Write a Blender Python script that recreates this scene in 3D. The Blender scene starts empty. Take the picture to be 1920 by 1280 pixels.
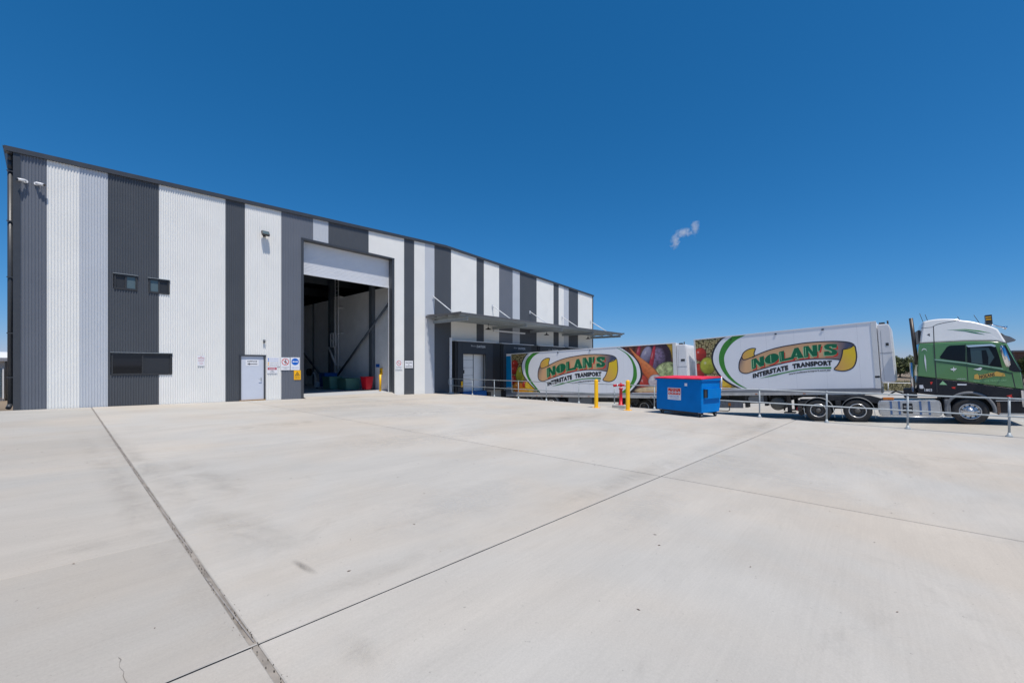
import bpy, bmesh, math, random
from mathutils import Vector, Matrix, noise
random.seed(7)
R = math.radians
scn = bpy.context.scene
COL = scn.collection

# ------------------------------------------------------------------ camera
cam_d = bpy.data.cameras.new('camera'); cam = bpy.data.objects.new('camera', cam_d); COL.objects.link(cam)
cam_d.sensor_width = 36.0; cam_d.lens = 36.0 * 765 / 1920
cam_d.shift_y = -45 / 1920 * -1
cam_d.clip_start = 0.05; cam_d.clip_end = 6000
cam.location = (0, 0, 1.62); cam.rotation_euler = (R(90), 0, R(41.2 - 90))
scn.camera = cam

# ------------------------------------------------------------------ world and sun
LD = Vector((0.135, 0.37, -1.0)).normalized()
SUN_EL = math.asin(-LD.z); SUN_ROT = math.atan2(-LD.x, -LD.y)
world = bpy.data.worlds.new('World'); scn.world = world; world.use_nodes = True
wn = world.node_tree.nodes; wl = world.node_tree.links
for n in list(wn): wn.remove(n)
sky = wn.new('ShaderNodeTexSky'); sky.sky_type = 'NISHITA'; sky.sun_disc = False
sky.sun_elevation = SUN_EL; sky.sun_rotation = SUN_ROT
sky.altitude = 0; sky.air_density = 1.0; sky.dust_density = 0.0; sky.ozone_density = 6.0
# one uniform colour response for the whole sky (deep polarised blue): a power curve per channel
sp = wn.new('ShaderNodeSeparateColor'); hs = wn.new('ShaderNodeCombineColor'); wl.new(sky.outputs[0], sp.inputs[0])
for ch, (ex, sc) in enumerate(((1.6, .195), (.864, .915), (.868, 1.39))):
    pw = wn.new('ShaderNodeMath'); pw.operation = 'POWER'; pw.inputs[1].default_value = ex; wl.new(sp.outputs[ch], pw.inputs[0])
    ml = wn.new('ShaderNodeMath'); ml.operation = 'MULTIPLY'; ml.inputs[1].default_value = sc; wl.new(pw.outputs[0], ml.inputs[0]); wl.new(ml.outputs[0], hs.inputs[ch])
bg = wn.new('ShaderNodeBackground'); bg.inputs['Strength'].default_value = 0.093
wo = wn.new('ShaderNodeOutputWorld')
wl.new(hs.outputs[0], bg.inputs[0]); wl.new(bg.outputs[0], wo.inputs[0])
sun_d = bpy.data.lights.new('sun', 'SUN'); sun_d.energy = 4.5; sun_d.angle = R(0.53); sun_d.color = (1.0, 0.935, 0.85)
sun = bpy.data.objects.new('sun', sun_d); COL.objects.link(sun)
sun.rotation_euler = LD.to_track_quat('-Z', 'Y').to_euler()
scn.cycles.max_bounces = 14; scn.cycles.diffuse_bounces = 10; scn.cycles.volume_bounces = 6
scn.view_settings.view_transform = 'Standard'; scn.view_settings.look = 'None'
scn.view_settings.exposure = 0.0; scn.view_settings.gamma = 1.0
try: scn.view_settings.use_curve_mapping = False
except Exception: pass

# ------------------------------------------------------------------ materials
def srgb(r, g, b):
    f = lambda c: (c / 255 / 12.92) if c / 255 <= .04045 else ((c / 255 + .055) / 1.055) ** 2.4
    return (f(r), f(g), f(b), 1)
MATS = {}
def mat(name, col, rough=.6, metal=0., var=.06, scale=3., bump=0., bscale=40., stretch=(1, 1, 1), spec=.5, coat=0., dirt=0., randobj=0.):
    if name in MATS: return MATS[name]
    m = bpy.data.materials.new(name); m.use_nodes = True; nt = m.node_tree; N = nt.nodes; L = nt.links
    p = N['Principled BSDF']; p.inputs['Roughness'].default_value = rough; p.inputs['Metallic'].default_value = metal
    p.inputs['Specular IOR Level'].default_value = spec; p.inputs['Coat Weight'].default_value = coat
    g = N.new('ShaderNodeNewGeometry'); mp = N.new('ShaderNodeMapping'); mp.inputs['Scale'].default_value = stretch
    L.new(g.outputs['Position'], mp.inputs[0])
    nz = N.new('ShaderNodeTexNoise'); nz.inputs['Scale'].default_value = scale; nz.inputs['Detail'].default_value = 6
    L.new(mp.outputs[0], nz.inputs['Vector'])
    cr = N.new('ShaderNodeMapRange'); cr.inputs[1].default_value = .3; cr.inputs[2].default_value = .7
    cr.inputs[3].default_value = 1 - var; cr.inputs[4].default_value = 1 + var
    L.new(nz.outputs[0], cr.inputs[0])
    mx = N.new('ShaderNodeVectorMath'); mx.operation = 'SCALE'; mx.inputs[0].default_value = col[:3]
    L.new(cr.outputs[0], mx.inputs['Scale'])
    last = mx.outputs[0]
    if randobj:
        oi = N.new('ShaderNodeObjectInfo'); r2 = N.new('ShaderNodeMapRange')
        r2.inputs[3].default_value = 1 - randobj; r2.inputs[4].default_value = 1 + randobj
        L.new(oi.outputs['Random'], r2.inputs[0]); m2 = N.new('ShaderNodeVectorMath'); m2.operation = 'SCALE'
        L.new(last, m2.inputs[0]); L.new(r2.outputs[0], m2.inputs['Scale']); last = m2.outputs[0]
    if dirt:
        n3 = N.new('ShaderNodeTexNoise'); n3.inputs['Scale'].default_value = .9; n3.inputs['Detail'].default_value = 8; n3.inputs['Roughness'].default_value = .7
        mp3 = N.new('ShaderNodeMapping'); mp3.inputs['Scale'].default_value = (3, 3, .5); L.new(g.outputs['Position'], mp3.inputs[0]); L.new(mp3.outputs[0], n3.inputs['Vector'])
        r3 = N.new('ShaderNodeMapRange'); r3.inputs[1].default_value = .52; r3.inputs[2].default_value = .75; r3.inputs[4].default_value = dirt
        L.new(n3.outputs[0], r3.inputs[0]); m3 = N.new('ShaderNodeMix'); m3.data_type = 'RGBA'
        L.new(r3.outputs[0], m3.inputs['Factor']); L.new(last, m3.inputs['A']); m3.inputs['B'].default_value = (.16, .13, .1, 1); last = m3.outputs['Result']
    L.new(last, p.inputs['Base Color'])
    rr = N.new('ShaderNodeMapRange'); rr.inputs[3].default_value = max(.03, rough - .08); rr.inputs[4].default_value = min(1, rough + .1)
    L.new(nz.outputs[0], rr.inputs[0]); L.new(rr.outputs[0], p.inputs['Roughness'])
    if bump:
        n2 = N.new('ShaderNodeTexNoise'); n2.inputs['Scale'].default_value = bscale; n2.inputs['Detail'].default_value = 4
        L.new(mp.outputs[0], n2.inputs['Vector']); b = N.new('ShaderNodeBump'); b.inputs['Strength'].default_value = bump; b.inputs['Distance'].default_value = .01
        L.new(n2.outputs[0], b.inputs['Height']); L.new(b.outputs[0], p.inputs['Normal'])
    MATS[name] = m; return m

def concrete_mat(name, base, stains=1.0, randobj=.035):
    m = bpy.data.materials.new(name); m.use_nodes = True; nt = m.node_tree; N = nt.nodes; L = nt.links
    p = N['Principled BSDF']; p.inputs['Roughness'].default_value = .85; p.inputs['Specular IOR Level'].default_value = .3
    g = N.new('ShaderNodeNewGeometry')
    def nzz(sc, det, st=(1, 1, 1), rough=.6, dist=0):
        mp = N.new('ShaderNodeMapping'); mp.inputs['Scale'].default_value = st; L.new(g.outputs['Position'], mp.inputs[0])
        n = N.new('ShaderNodeTexNoise'); n.inputs['Scale'].default_value = sc; n.inputs['Detail'].default_value = det
        n.inputs['Roughness'].default_value = rough; n.inputs['Distortion'].default_value = dist; L.new(mp.outputs[0], n.inputs['Vector']); return n
    def rng(n, a, b, c, d):
        r = N.new('ShaderNodeMapRange'); r.inputs[1].default_value = a; r.inputs[2].default_value = b; r.inputs[3].default_value = c; r.inputs[4].default_value = d
        L.new(n.outputs[0], r.inputs[0]); return r.outputs[0]
    def mul(a, b):
        v = N.new('ShaderNodeMath'); v.operation = 'MULTIPLY'; L.new(a, v.inputs[0]); L.new(b, v.inputs[1]); return v.outputs[0]
    big = rng(nzz(.42, 6, (.55, 1.15, 1), .62, .9), .32, .68, .915, 1.055)
    med = rng(nzz(1.5, 6, (.5, 1.5, 1), .72, .5), .3, .7, .955, 1.035)
    brm = rng(nzz(9, 3, (.12, 5, 1), .6), .3, .7, .975, 1.02)
    fine = rng(nzz(85, 5, (1, 1, 1), .85), .3, .7, .905, 1.075)
    stn = rng(nzz(.6, 8, (1, 1.4, 1), .7, 1.6), .58, .74, 1.0, 1 - .13 * stains)
    spk = rng(nzz(26, 3, (1, 1, 1), .6), .70, .74, 1.0, 1 - .28 * stains)
    f = mul(mul(mul(big, med), mul(brm, fine)), mul(stn, spk))
    oi = N.new('ShaderNodeObjectInfo'); r2 = N.new('ShaderNodeMapRange'); r2.inputs[3].default_value = 1 - randobj; r2.inputs[4].default_value = 1 + randobj
    L.new(oi.outputs['Random'], r2.inputs[0]); f = mul(f, r2.outputs[0])
    sc_ = N.new('ShaderNodeSeparateColor'); L.new(oi.outputs['Color'], sc_.inputs[0]); f = mul(f, sc_.outputs[0])   # each pour has its own tone
    hue = N.new('ShaderNodeMix'); hue.data_type = 'RGBA'; L.new(rng(nzz(.28, 4, (1, 1, 1), .6, .5), .4, .65, 0, 1), hue.inputs['Factor'])
    hue.inputs['A'].default_value = (base[0] * .985, base[1] * 1.0, base[2] * 1.02, 1); hue.inputs['B'].default_value = (base[0] * 1.03, base[1] * .985, base[2] * .94, 1)
    mx = N.new('ShaderNodeVectorMath'); mx.operation = 'SCALE'; L.new(hue.outputs['Result'], mx.inputs[0]); L.new(f, mx.inputs['Scale'])
    L.new(mx.outputs[0], p.inputs['Base Color'])
    bn = nzz(60, 4, (.25, 4, 1), .6); b = N.new('ShaderNodeBump'); b.inputs['Strength'].default_value = .18; b.inputs['Distance'].default_value = .004
    L.new(bn.outputs[0], b.inputs['Height']); L.new(b.outputs[0], p.inputs['Normal'])
    MATS[name] = m; return m

def glass_mat(name, col=(.02, .028, .035), rough=.04, spec=.55):
    m = bpy.data.materials.new(name); m.use_nodes = True; p = m.node_tree.nodes['Principled BSDF']
    N = m.node_tree.nodes; L = m.node_tree.links
    n = N.new('ShaderNodeTexNoise'); n.inputs['Scale'].default_value = 1.2; b = N.new('ShaderNodeBump'); b.inputs['Strength'].default_value = .03
    L.new(n.outputs[0], b.inputs['Height']); L.new(b.outputs[0], p.inputs['Normal'])
    p.inputs['Base Color'].default_value = (*col, 1); p.inputs['Roughness'].default_value = rough; p.inputs['Specular IOR Level'].default_value = spec
    MATS[name] = m; return m

def vcol_mat(name):
    m = bpy.data.materials.new(name); m.use_nodes = True; N = m.node_tree.nodes; L = m.node_tree.links; p = N['Principled BSDF']
    a = N.new('ShaderNodeVertexColor'); a.layer_name = 'print'; L.new(a.outputs[0], p.inputs['Base Color']); p.inputs['Roughness'].default_value = .4
    MATS[name] = m; return m

CONC = concrete_mat('broomed_concrete', (.472, .445, .398))
CONC2 = concrete_mat('yard_concrete', (.43, .415, .375), .8)
CONCF = concrete_mat('floor_concrete', (.46, .48, .50), .5)
CONCW = concrete_mat('dock_wall_concrete', (.42, .41, .38), .6)
JOINT = mat('joint_filler', (.055, .048, .042, 1), .9, var=.35, scale=6)
SEAL = mat('joint_sealant', (.30, .28, .26, 1), .75, var=.2, scale=9, bump=.4)
WHITE = mat('white_steel', (.80, .80, .77, 1), .45, var=.02, scale=1.2)
PALE = mat('pale_grey_steel', (.53, .56, .60, 1), .45, var=.02, scale=1.2)
MIDG = mat('mid_grey_steel', (.145, .16, .19, 1), .45, var=.03, scale=1.2)
DARK = mat('dark_grey_steel', (.076, .084, .096, 1), .45, var=.04, scale=1.2)
FLASH = mat('charcoal_flashing', (.05, .055, .063, 1), .4, var=.05)
GALV = mat('galvanised_steel', (.36, .40, .42, 1), .5, .15, var=.12, scale=12)
GALVW = mat('pale_galvanised', (.66, .68, .70, 1), .5, .1, var=.08, scale=8)
WPAINT = mat('white_paint', (.78, .79, .8, 1), .35, var=.02)
TWHITE = mat('trailer_white', (.86, .865, .89, 1), .35, var=.02, scale=.8, dirt=.04)
TDIRT = mat('trailer_rail', (.50, .49, .47, 1), .6, var=.12, scale=3, dirt=.3)
TGREY = mat('trailer_grey_rail', (.22, .23, .25, 1), .5, var=.1, dirt=.2)
CHAS = mat('black_chassis', (.022, .022, .024, 1), .55, var=.25, scale=4, dirt=.35)
RUB = mat('tyre_rubber', (.03, .03, .031, 1), .8, var=.15, scale=8, dirt=.25)
ALU = mat('polished_alloy', (.62, .62, .62, 1), .28, .75, var=.08, scale=10)
ALUM = mat('tank_alloy', (.62, .63, .65, 1), .22, .85, var=.1, scale=4)
CHROME = mat('chrome', (.8, .8, .82, 1), .1, 1., var=.02)
RED = mat('red_paint', srgb(196, 22, 40), .4, var=.06)
REDL = mat('red_lid_plastic', srgb(226, 40, 58), .45, var=.06)
BLUEB = mat('blue_bin_paint', (.0, .18, .55, 1), .45, var=.07, scale=2.5, spec=.08)
BLUED = mat('dark_blue_steel', (.01, .10, .33, 1), .5, var=.1, spec=.2)
YEL = mat('yellow_paint', srgb(250, 190, 0), .4, var=.05, scale=6)
GREENC = mat('cab_green_paint', srgb(88, 136, 86), .18, .0, var=.02, coat=.5)
CABW = mat('cab_white_paint', (.74, .75, .74, 1), .25, var=.02, coat=.5)
CABK = mat('cab_black_paint', (.010, .012, .019, 1), .25, var=.05, coat=.15, spec=.3)
PLAST = mat('black_plastic', (.03, .032, .035, 1), .5, var=.1)
GRPL = mat('grey_plastic', (.17, .18, .19, 1), .6, var=.1)
PAD = mat('dock_pad_vinyl', (.035, .04, .05, 1), .55, var=.1)
PADK = mat('dock_pad_side', (.015, .017, .02, 1), .6, var=.1)
INTW = mat('precast_panel', (.9, .91, .9, 1), .8, var=.06, scale=1.5)
INTD = mat('roof_lining', (.16, .165, .17, 1), .9, var=.1)
STEELP = mat('painted_portal_steel', (.10, .12, .14, 1), .5, var=.1)
BLACKP = mat('black_print', (.02, .02, .024, 1), .45, var=.02)
GREENP = mat('dark_green_print', srgb(0, 104, 66), .4, var=.02)
GREENS = mat('swoosh_green_print', srgb(62, 138, 48), .4, var=.02)
GREENL = mat('pale_green_print', srgb(150, 200, 150), .4, var=.02)
REDP = mat('red_print', srgb(214, 52, 38), .4, var=.02)
WHITEP = mat('white_print', (.78, .79, .82, 1), .4, var=.01)
PINKP = mat('faded_red_print', srgb(190, 80, 95), .5, var=.05)
BLUEP = mat('blue_print', srgb(0, 100, 200), .45, var=.03)
YELP = mat('yellow_print', srgb(250, 185, 10), .45, var=.03)
TAUT = mat('blue_curtain', (.0, .24, .50, 1), .45, var=.04, spec=.25)
AMBER = mat('amber_lens', srgb(190, 110, 30), .3, var=.05)
RUST = mat('rusty_steel', (.16, .10, .07, 1), .7, .3, var=.35, scale=9)
GBIN = mat('green_plastic', srgb(84, 128, 112), .5, var=.08)
GLASS = glass_mat('dark_glass', (.008, .011, .015), .03, .5); GLASSG = glass_mat('grey_glass', (.10, .14, .15), .08); TINT = glass_mat('tinted_cab_glass', (.005, .011, .018), .06, .2)
TINTB = glass_mat('cab_window_glass', (.03, .07, .085), .06)
PRINT = vcol_mat('printed_vinyl')
DIRTG = mat('dirt_ground', (.21, .165, .12, 1), .95, var=.25, scale=.25, bump=.3, bscale=5)
GRASS = mat('dry_grass', (.15, .13, .06, 1), .95, var=.45, scale=1.1, bump=.6, bscale=14)
BARK = mat('bark', (.12, .09, .07, 1), .9, var=.2)
def leaf_mat():
    m = bpy.data.materials.new('bush_leaves'); m.use_nodes = True; N = m.node_tree.nodes; L = m.node_tree.links; p = N['Principled BSDF']
    g = N.new('ShaderNodeNewGeometry'); n = N.new('ShaderNodeTexNoise'); n.inputs['Scale'].default_value = .55; n.inputs['Detail'].default_value = 3
    L.new(g.outputs['Position'], n.inputs['Vector']); r = N.new('ShaderNodeValToRGB'); L.new(n.outputs[0], r.inputs[0])
    r.color_ramp.elements[0].position = .35; r.color_ramp.elements[0].color = (.045, .06, .018, 1)
    r.color_ramp.elements[1].position = .68; r.color_ramp.elements[1].color = (.15, .17, .05, 1)
    L.new(r.outputs[0], p.inputs['Base Color']); p.inputs['Roughness'].default_value = .7; MATS['leaf'] = m; return m
LEAF = leaf_mat()

# ------------------------------------------------------------------ helpers
def meta(o, label=None, cat=None, group=None, kind=None):
    if label: o['label'] = label
    if cat: o['category'] = cat
    if group: o['group'] = group
    if kind: o['kind'] = kind
    return o
def link(name, me, parent=None):
    o = bpy.data.objects.new(name, me); COL.objects.link(o)
    if parent: o.parent = parent
    return o
def obj(name, bm, m, parent=None, smooth=False, label=None):
    if smooth:
        for f in bm.faces: f.smooth = True
    me = bpy.data.meshes.new(name); bm.to_mesh(me); bm.free()
    for k in (m if isinstance(m, (list, tuple)) else [m]): me.materials.append(k)
    if smooth == 'auto':
        me.set_sharp_from_angle(angle=R(35))
    o = link(name, me, parent)
    if label: o['label'] = label
    return o
def empty(name, loc=(0, 0, 0), rz=0., label=None, cat=None, group=None, mtx=None):
    o = bpy.data.objects.new(name, None); COL.objects.link(o); o.empty_display_size = .3
    if mtx is not None: o.matrix_world = mtx
    else: o.location = loc; o.rotation_euler = (0, 0, rz)
    return meta(o, label, cat, group)
def B(): return bmesh.new()
def box(bm, x0, x1, y0, y1, z0, z1, bev=0., mi=0):
    vs = [bm.verts.new((x, y, z)) for x in (x0, x1) for y in (y0, y1) for z in (z0, z1)]
    fs = [bm.faces.new([vs[i] for i in q]) for q in ((0, 1, 3, 2), (4, 6, 7, 5), (0, 4, 5, 1), (2, 3, 7, 6), (0, 2, 6, 4), (1, 5, 7, 3))]
    for f in fs: f.material_index = mi
    if bev:
        es = list({e for f in fs for e in f.edges}); bmesh.ops.bevel(bm, geom=es, offset=bev, segments=2, affect='EDGES', profile=.6)
    return bm
def tube(bm, p, q, r, n=10, r2=None, cap=True):
    p = Vector(p); q = Vector(q); d = (q - p).normalized(); a = d.orthogonal().normalized(); b = d.cross(a); r2 = r if r2 is None else r2
    A = [bm.verts.new(p + (a * math.cos(t) + b * math.sin(t)) * r) for t in [2 * math.pi * i / n for i in range(n)]]
    C = [bm.verts.new(q + (a * math.cos(t) + b * math.sin(t)) * r2) for t in [2 * math.pi * i / n for i in range(n)]]
    for i in range(n): bm.faces.new((A[i], A[(i + 1) % n], C[(i + 1) % n], C[i])).smooth = True
    if cap: bm.faces.new(A[::-1]); bm.faces.new(C)
    return bm
def path(bm, pts, r, n=8):
    for a, b in zip(pts, pts[1:]): tube(bm, a, b, r, n)
    for c in pts[1:-1]: bmesh.ops.create_icosphere(bm, subdivisions=1, radius=r * 1.03, matrix=Matrix.Translation(c))
    return bm
def prism(bm, pts, a, b, ax='y', mi=0):
    # pts 2-D outline, extruded along ax from a to b
    def P(u, v, w): return {'y': (u, w, v), 'x': (w, u, v), 'z': (u, v, w)}[ax]
    A = [bm.verts.new(P(u, v, a)) for u, v in pts]; C = [bm.verts.new(P(u, v, b)) for u, v in pts]; n = len(pts)
    fs = [bm.faces.new(A[::-1]), bm.faces.new(C)] + [bm.faces.new((A[i], A[(i + 1) % n], C[(i + 1) % n], C[i])) for i in range(n)]
    for f in fs: f.material_index = mi
    return fs
def lathe(bm, prof, n=32, ax='y', c=(0, 0, 0), mi=0):
    # prof: list of (radius, along)
    rings = []
    for r, h in prof:
        ring = []
        for i in range(n):
            t = 2 * math.pi * i / n; u, v = r * math.cos(t), r * math.sin(t)
            p = {'y': (u, h, v), 'z': (u, v, h), 'x': (h, u, v)}[ax]; ring.append(bm.verts.new(Vector(p) + Vector(c)))
        rings.append(ring)
    for A, C in zip(rings, rings[1:]):
        for i in range(n):
            f = bm.faces.new((A[i], A[(i + 1) % n], C[(i + 1) % n], C[i])); f.smooth = True; f.material_index = mi
    return bm
def fin(bm):
    bmesh.ops.recalc_face_normals(bm, faces=bm.faces[:]); return bm
def cbox(name, x0, x1, y0, y1, z0, z1, m, parent=None, bev=0., label=None):
    return obj(name, box(B(), x0, x1, y0, y1, z0, z1, bev), m, parent, label=label)
def copy_tree(o, parent=None):
    c = o.copy(); COL.objects.link(c); c.parent = parent
    for ch in [k for k in bpy.data.objects if k.parent == o]:
        copy_tree(ch, c)
    return c

def text_data(s, bold=0.):
    cu = bpy.data.curves.new('lettering', 'FONT'); cu.body = s; cu.size = 1; cu.offset = bold; cu.resolution_u = 3; cu.space_character = 1.0 + bold * 1.8
    o = bpy.data.objects.new('lettering', cu); COL.objects.link(o)
    dg = bpy.context.evaluated_depsgraph_get(); me = bpy.data.meshes.new_from_object(o.evaluated_get(dg))
    vs = [v.co.copy() for v in me.vertices]; fs = [list(p.vertices) for p in me.polygons]
    bpy.data.objects.remove(o); bpy.data.curves.remove(cu); bpy.data.meshes.remove(me)
    x0 = min(v.x for v in vs); x1 = max(v.x for v in vs); y0 = min(v.y for v in vs); y1 = max(v.y for v in vs)
    return [((v.x - x0) / (x1 - x0), (v.y - y0) / (y1 - y0)) for v in vs], fs
def text_obj(s, fn, m, parent, bold=.0, name='lettering'):
    vs, fs = text_data(s, bold); me = bpy.data.meshes.new(name); me.from_pydata([fn(u, v) for u, v in vs], [], fs)
    me.materials.append(m); me.update(); return link(name, me, parent)
def text_rect(s, x0, x1, z0, z1, y, m, parent, bold=.02):
    return text_obj(s, lambda u, v: (x0 + (x1 - x0) * u, y, z0 + (z1 - z0) * v), m, parent, bold)

def smooth_pts(pts, n=6, closed=False):
    out = []; N_ = len(pts); rng_ = range(N_) if closed else range(N_ - 1)
    for i in rng_:
        g = lambda k: Vector(pts[k % N_]) if closed else Vector(pts[max(0, min(N_ - 1, k))])
        p0_, p1_, p2_, p3_ = g(i - 1), g(i), g(i + 1), g(i + 2)
        for k in range(n):
            t = k / n; out.append(tuple(.5 * ((2 * p1_) + (-p0_ + p2_) * t + (2 * p0_ - 5 * p1_ + 4 * p2_ - p3_) * t * t + (-p0_ + 3 * p1_ - 3 * p2_ + p3_) * t ** 3)))
    if not closed: out.append(tuple(pts[-1]))
    return out
def interp(pts, x):
    if x <= pts[0][0]: 
        a, b = pts[0], pts[1]
    elif x >= pts[-1][0]:
        a, b = pts[-2], pts[-1]
    else:
        for a, b in zip(pts, pts[1:]):
            if a[0] <= x <= b[0]: break
    return a[1] + (b[1] - a[1]) * (x - a[0]) / (b[0] - a[0])
def gz(X): return .09 - .0187 * X
def edgeX(Y): return 16.50 + .068 * Y
YARD = [(-60, -.30), (-14, -.36), (-8, -.48), (-3, -.70), (.38, -.92), (1.8, -1.01), (8, -1.38), (12, -1.52), (21.8, -1.84), (60, -1.9)]
def yz(Y): return interp(YARD, Y)
D = 21.8

# ------------------------------------------------------------------ ground, yard, hardstand
def ground_h(x, y):
    if x > 61.5: return min(-.25, -1.34 + (x - 61.5) * .03 ) + .12 * noise.noise(Vector((x * .05, y * .05, 0)))
    return -2.35
xs = [-2500, -800, -300, -120, -40, 0, 20, 40, 61.4, 61.6, 64, 67, 70, 75, 80, 88, 100, 120, 150, 200, 300, 500, 1000, 3000]
ys = [-3000, -1200, -500, -250, -120, -80, -60, -45, -35, -28, -22, -17, -12, -8, -4, 0, 5, 10, 18, 30, 50, 80, 120, 200, 400, 900, 3000]
bm = B(); G = [[bm.verts.new((x, y, ground_h(x, y))) for y in ys] for x in xs]
for i in range(len(xs) - 1):
    for j in range(len(ys) - 1): bm.faces.new((G[i][j], G[i + 1][j], G[i + 1][j + 1], G[i][j + 1]))
meta(obj('ground', bm, DIRTG), kind='structure')
# far side of the building and of the hardstand the ground is level with the slab
bm = B()
for q in ([(-2400, -3000), (-9.1, -3000), (-9.1, 3000), (-2400, 3000)], [(-9.1, 60), (70, 60), (70, 3000), (-9.1, 3000)], [(-9.1, 21.95), (-.75, 21.95), (-.75, 60), (-9.1, 60)]):
    bm.faces.new([bm.verts.new((x, y, .06)) for x, y in q])
meta(obj('ground', bm, DIRTG), kind='structure')
# sunken truck yard following the dock ramp
bm = B(); yy = [-60, -40, -25, -14, -11, -8, -5.5, -3, -1.3, .38, 1.8, 4, 6, 8, 10, 12, 16, 21.78, 60]
prev = None
for y in yy:
    x0 = edgeX(y) + .1 if y < 22 else 40
    row = [bm.verts.new((x, y, yz(y) + (0 if x < 45 else (-1.30 - yz(y)) * min(1, (x - 45) / 16)))) for x in (x0, 30, 38, 45, 53, 61.5)]
    if prev and y <= 21.79:
        for a in range(5): bm.faces.new((prev[a], prev[a + 1], row[a + 1], row[a]))
    prev = row
meta(obj('loading_yard', fin(bm), CONC2), kind='structure')
bm = B(); bm.faces.new([bm.verts.new(p) for p in ((40, 21.9, -1.86), (61.5, 21.9, -1.86), (61.5, 60, -1.86), (40, 60, -1.86))])
meta(obj('side_yard', bm, CONC2), kind='structure')
# kerb at the far side of the yard, then the grass bank
meta(cbox('kerb', 61.5, 61.75, -60, 60, -2.3, -1.16, CONC2), kind='structure')
# retaining wall along the hardstand edge
bm = B(); seq = [(edgeX(y), y) for y in (-12, 21.75)]
(xa, ya), (xb, yb) = seq
v = [bm.verts.new(p) for p in ((xa - .1, ya, -2.3), (xb - .1, yb, -2.3), (xb + .12, yb, -2.3), (xa + .12, ya, -2.3))]
w = [bm.verts.new(p) for p in ((xa - .1, ya, gz(xa) - .02), (xb - .1, yb, gz(xb) - .02), (xb + .12, yb, gz(xb) - .02), (xa + .12, ya, gz(xa) - .02))]
bm.faces.new(w); [bm.faces.new((v[i], v[(i + 1) % 4], w[(i + 1) % 4], w[i])) for i in range(4)]
meta(obj('retaining_wall', fin(bm), CONCW), 'low concrete retaining wall under the handrail along the sunken truck yard', 'wall')
# hardstand: base sheet + cast slabs with recessed joints
bm = B(); bm.faces.new([bm.verts.new((x, y, gz(x) - .028)) for x, y in ((-9, -14), (edgeX(-14) - .12, -14), (edgeX(D) - .12, D), (-9, D))])
hard = meta(obj('hardstand', bm, JOINT), kind='structure')
def rowY(x): return 2.56 - .043 * (x - .76)           # the long joint running across the picture
def j1(y): return .76 + .0185 * (y - 2.54)
def j0(y): return -4.6
def j2(y): return 6.02
def j3(y): return 11.15
def je(y): return edgeX(y) + .15
cols = [(lambda y: -9.0, j0), (j0, j1), (j1, j2), (j2, j3), (j3, je)]
rows_low = [lambda x: -13.9, lambda x: -3.4]
gapx = [0, .008, .017, .013, .014, 0]
def slab(fx0, fx1, fy0, fy1, g, tone=1.):
    gl, gr, gb, gt = g
    n = 6; top = []; outl = []
    def corner(fx, fy, sx, sy):
        y = fy(3.); 
        for _ in range(4): x = fx(y); y = fy(x)
        return (x + sx, y + sy)
    c = [corner(fx0, fy0, gl, gb), corner(fx1, fy0, -gr, gb), corner(fx1, fy1, -gr, -gt), corner(fx0, fy1, gl, -gt)]
    bm = B(); b = .006
    cx = sum(p[0] for p in c) / 4; cy = sum(p[1] for p in c) / 4
    T = [bm.verts.new((x + (b if x < cx else -b), y + (b if y < cy else -b), gz(x))) for x, y in c]
    M = [bm.verts.new((x, y, gz(x) - b)) for x, y in c]; L_ = [bm.verts.new((x, y, gz(x) - .05)) for x, y in c]
    bm.faces.new(T)
    for A, C in ((M, T), (L_, M)):
        for i in range(4): bm.faces.new((A[i], A[(i + 1) % 4], C[(i + 1) % 4], C[i]))
    o = obj('slab', bm, CONC, hard); o.color = (tone, tone, tone, 1); return o
yt = lambda x: D - .02
cr = [-13.9, -3.4]
for ci, (f0, f1) in enumerate(cols):
    gl, gr = gapx[ci], gapx[ci + 1]
    rs = [lambda x: -13.9, lambda x: -3.4, rowY]; gy = [0, .004, .013]
    if ci <= 2: rs += [lambda x: 4.66, lambda x: 9.1, yt]; gy += [.0012, .002, 0]
    else: rs += [lambda x: 12.6, yt]; gy += [.003, 0]
    TN = {0: [.87] * 5, 1: [.88, .90, .86, .89, .93], 2: [.96, .98, 1.0, .985, 1.02], 3: [.95, .965, 1.0, 1.0], 4: [.95, .96, 1.01, 1.0]}[ci]
    for ri in range(len(rs) - 1): slab(f0, f1, rs[ri], rs[ri + 1], (gl, gr, gy[ri], gy[ri + 1]), TN[ri])
JF2 = mat('dusty_joint_filler', (.25, .225, .195, 1), .9, var=.3, scale=7, bump=.4)
bm = B()
for i in range(60):
    y0_, y1_ = -2 + i * .4, -2 + (i + 1) * .4
    if y1_ > 21.7: break
    h0, h1 = gz(.8) - .009 - .004 * noise.noise(Vector((0, y0_ * 2, 0))), gz(.8) - .009 - .004 * noise.noise(Vector((0, y1_ * 2, 0)))
    bm.faces.new([bm.verts.new(p) for p in ((j1(y0_) - .0165, y0_, h0), (j1(y0_) + .0165, y0_, h0), (j1(y1_) + .0165, y1_, h1), (j1(y1_) - .0165, y1_, h1))])
obj('joint_filler', bm, JF2, hard)
bm = B()
for i in range(40):
    x0_, x1_ = -4 + i * .5, -4 + i * .5 + .5
    if x1_ > 16.6: break
    bm.faces.new([bm.verts.new(p) for p in ((x0_, rowY(x0_) + .001, gz(x0_) - .005), (x1_, rowY(x1_) + .001, gz(x1_) - .005), (x1_, rowY(x1_) + .0125, gz(x1_) - .004), (x0_, rowY(x0_) + .0125, gz(x0_) - .004))])
obj('joint_filler', bm, mat('pale_sealant', (.38, .36, .33, 1), .8, var=.15, scale=5), hard)
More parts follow.
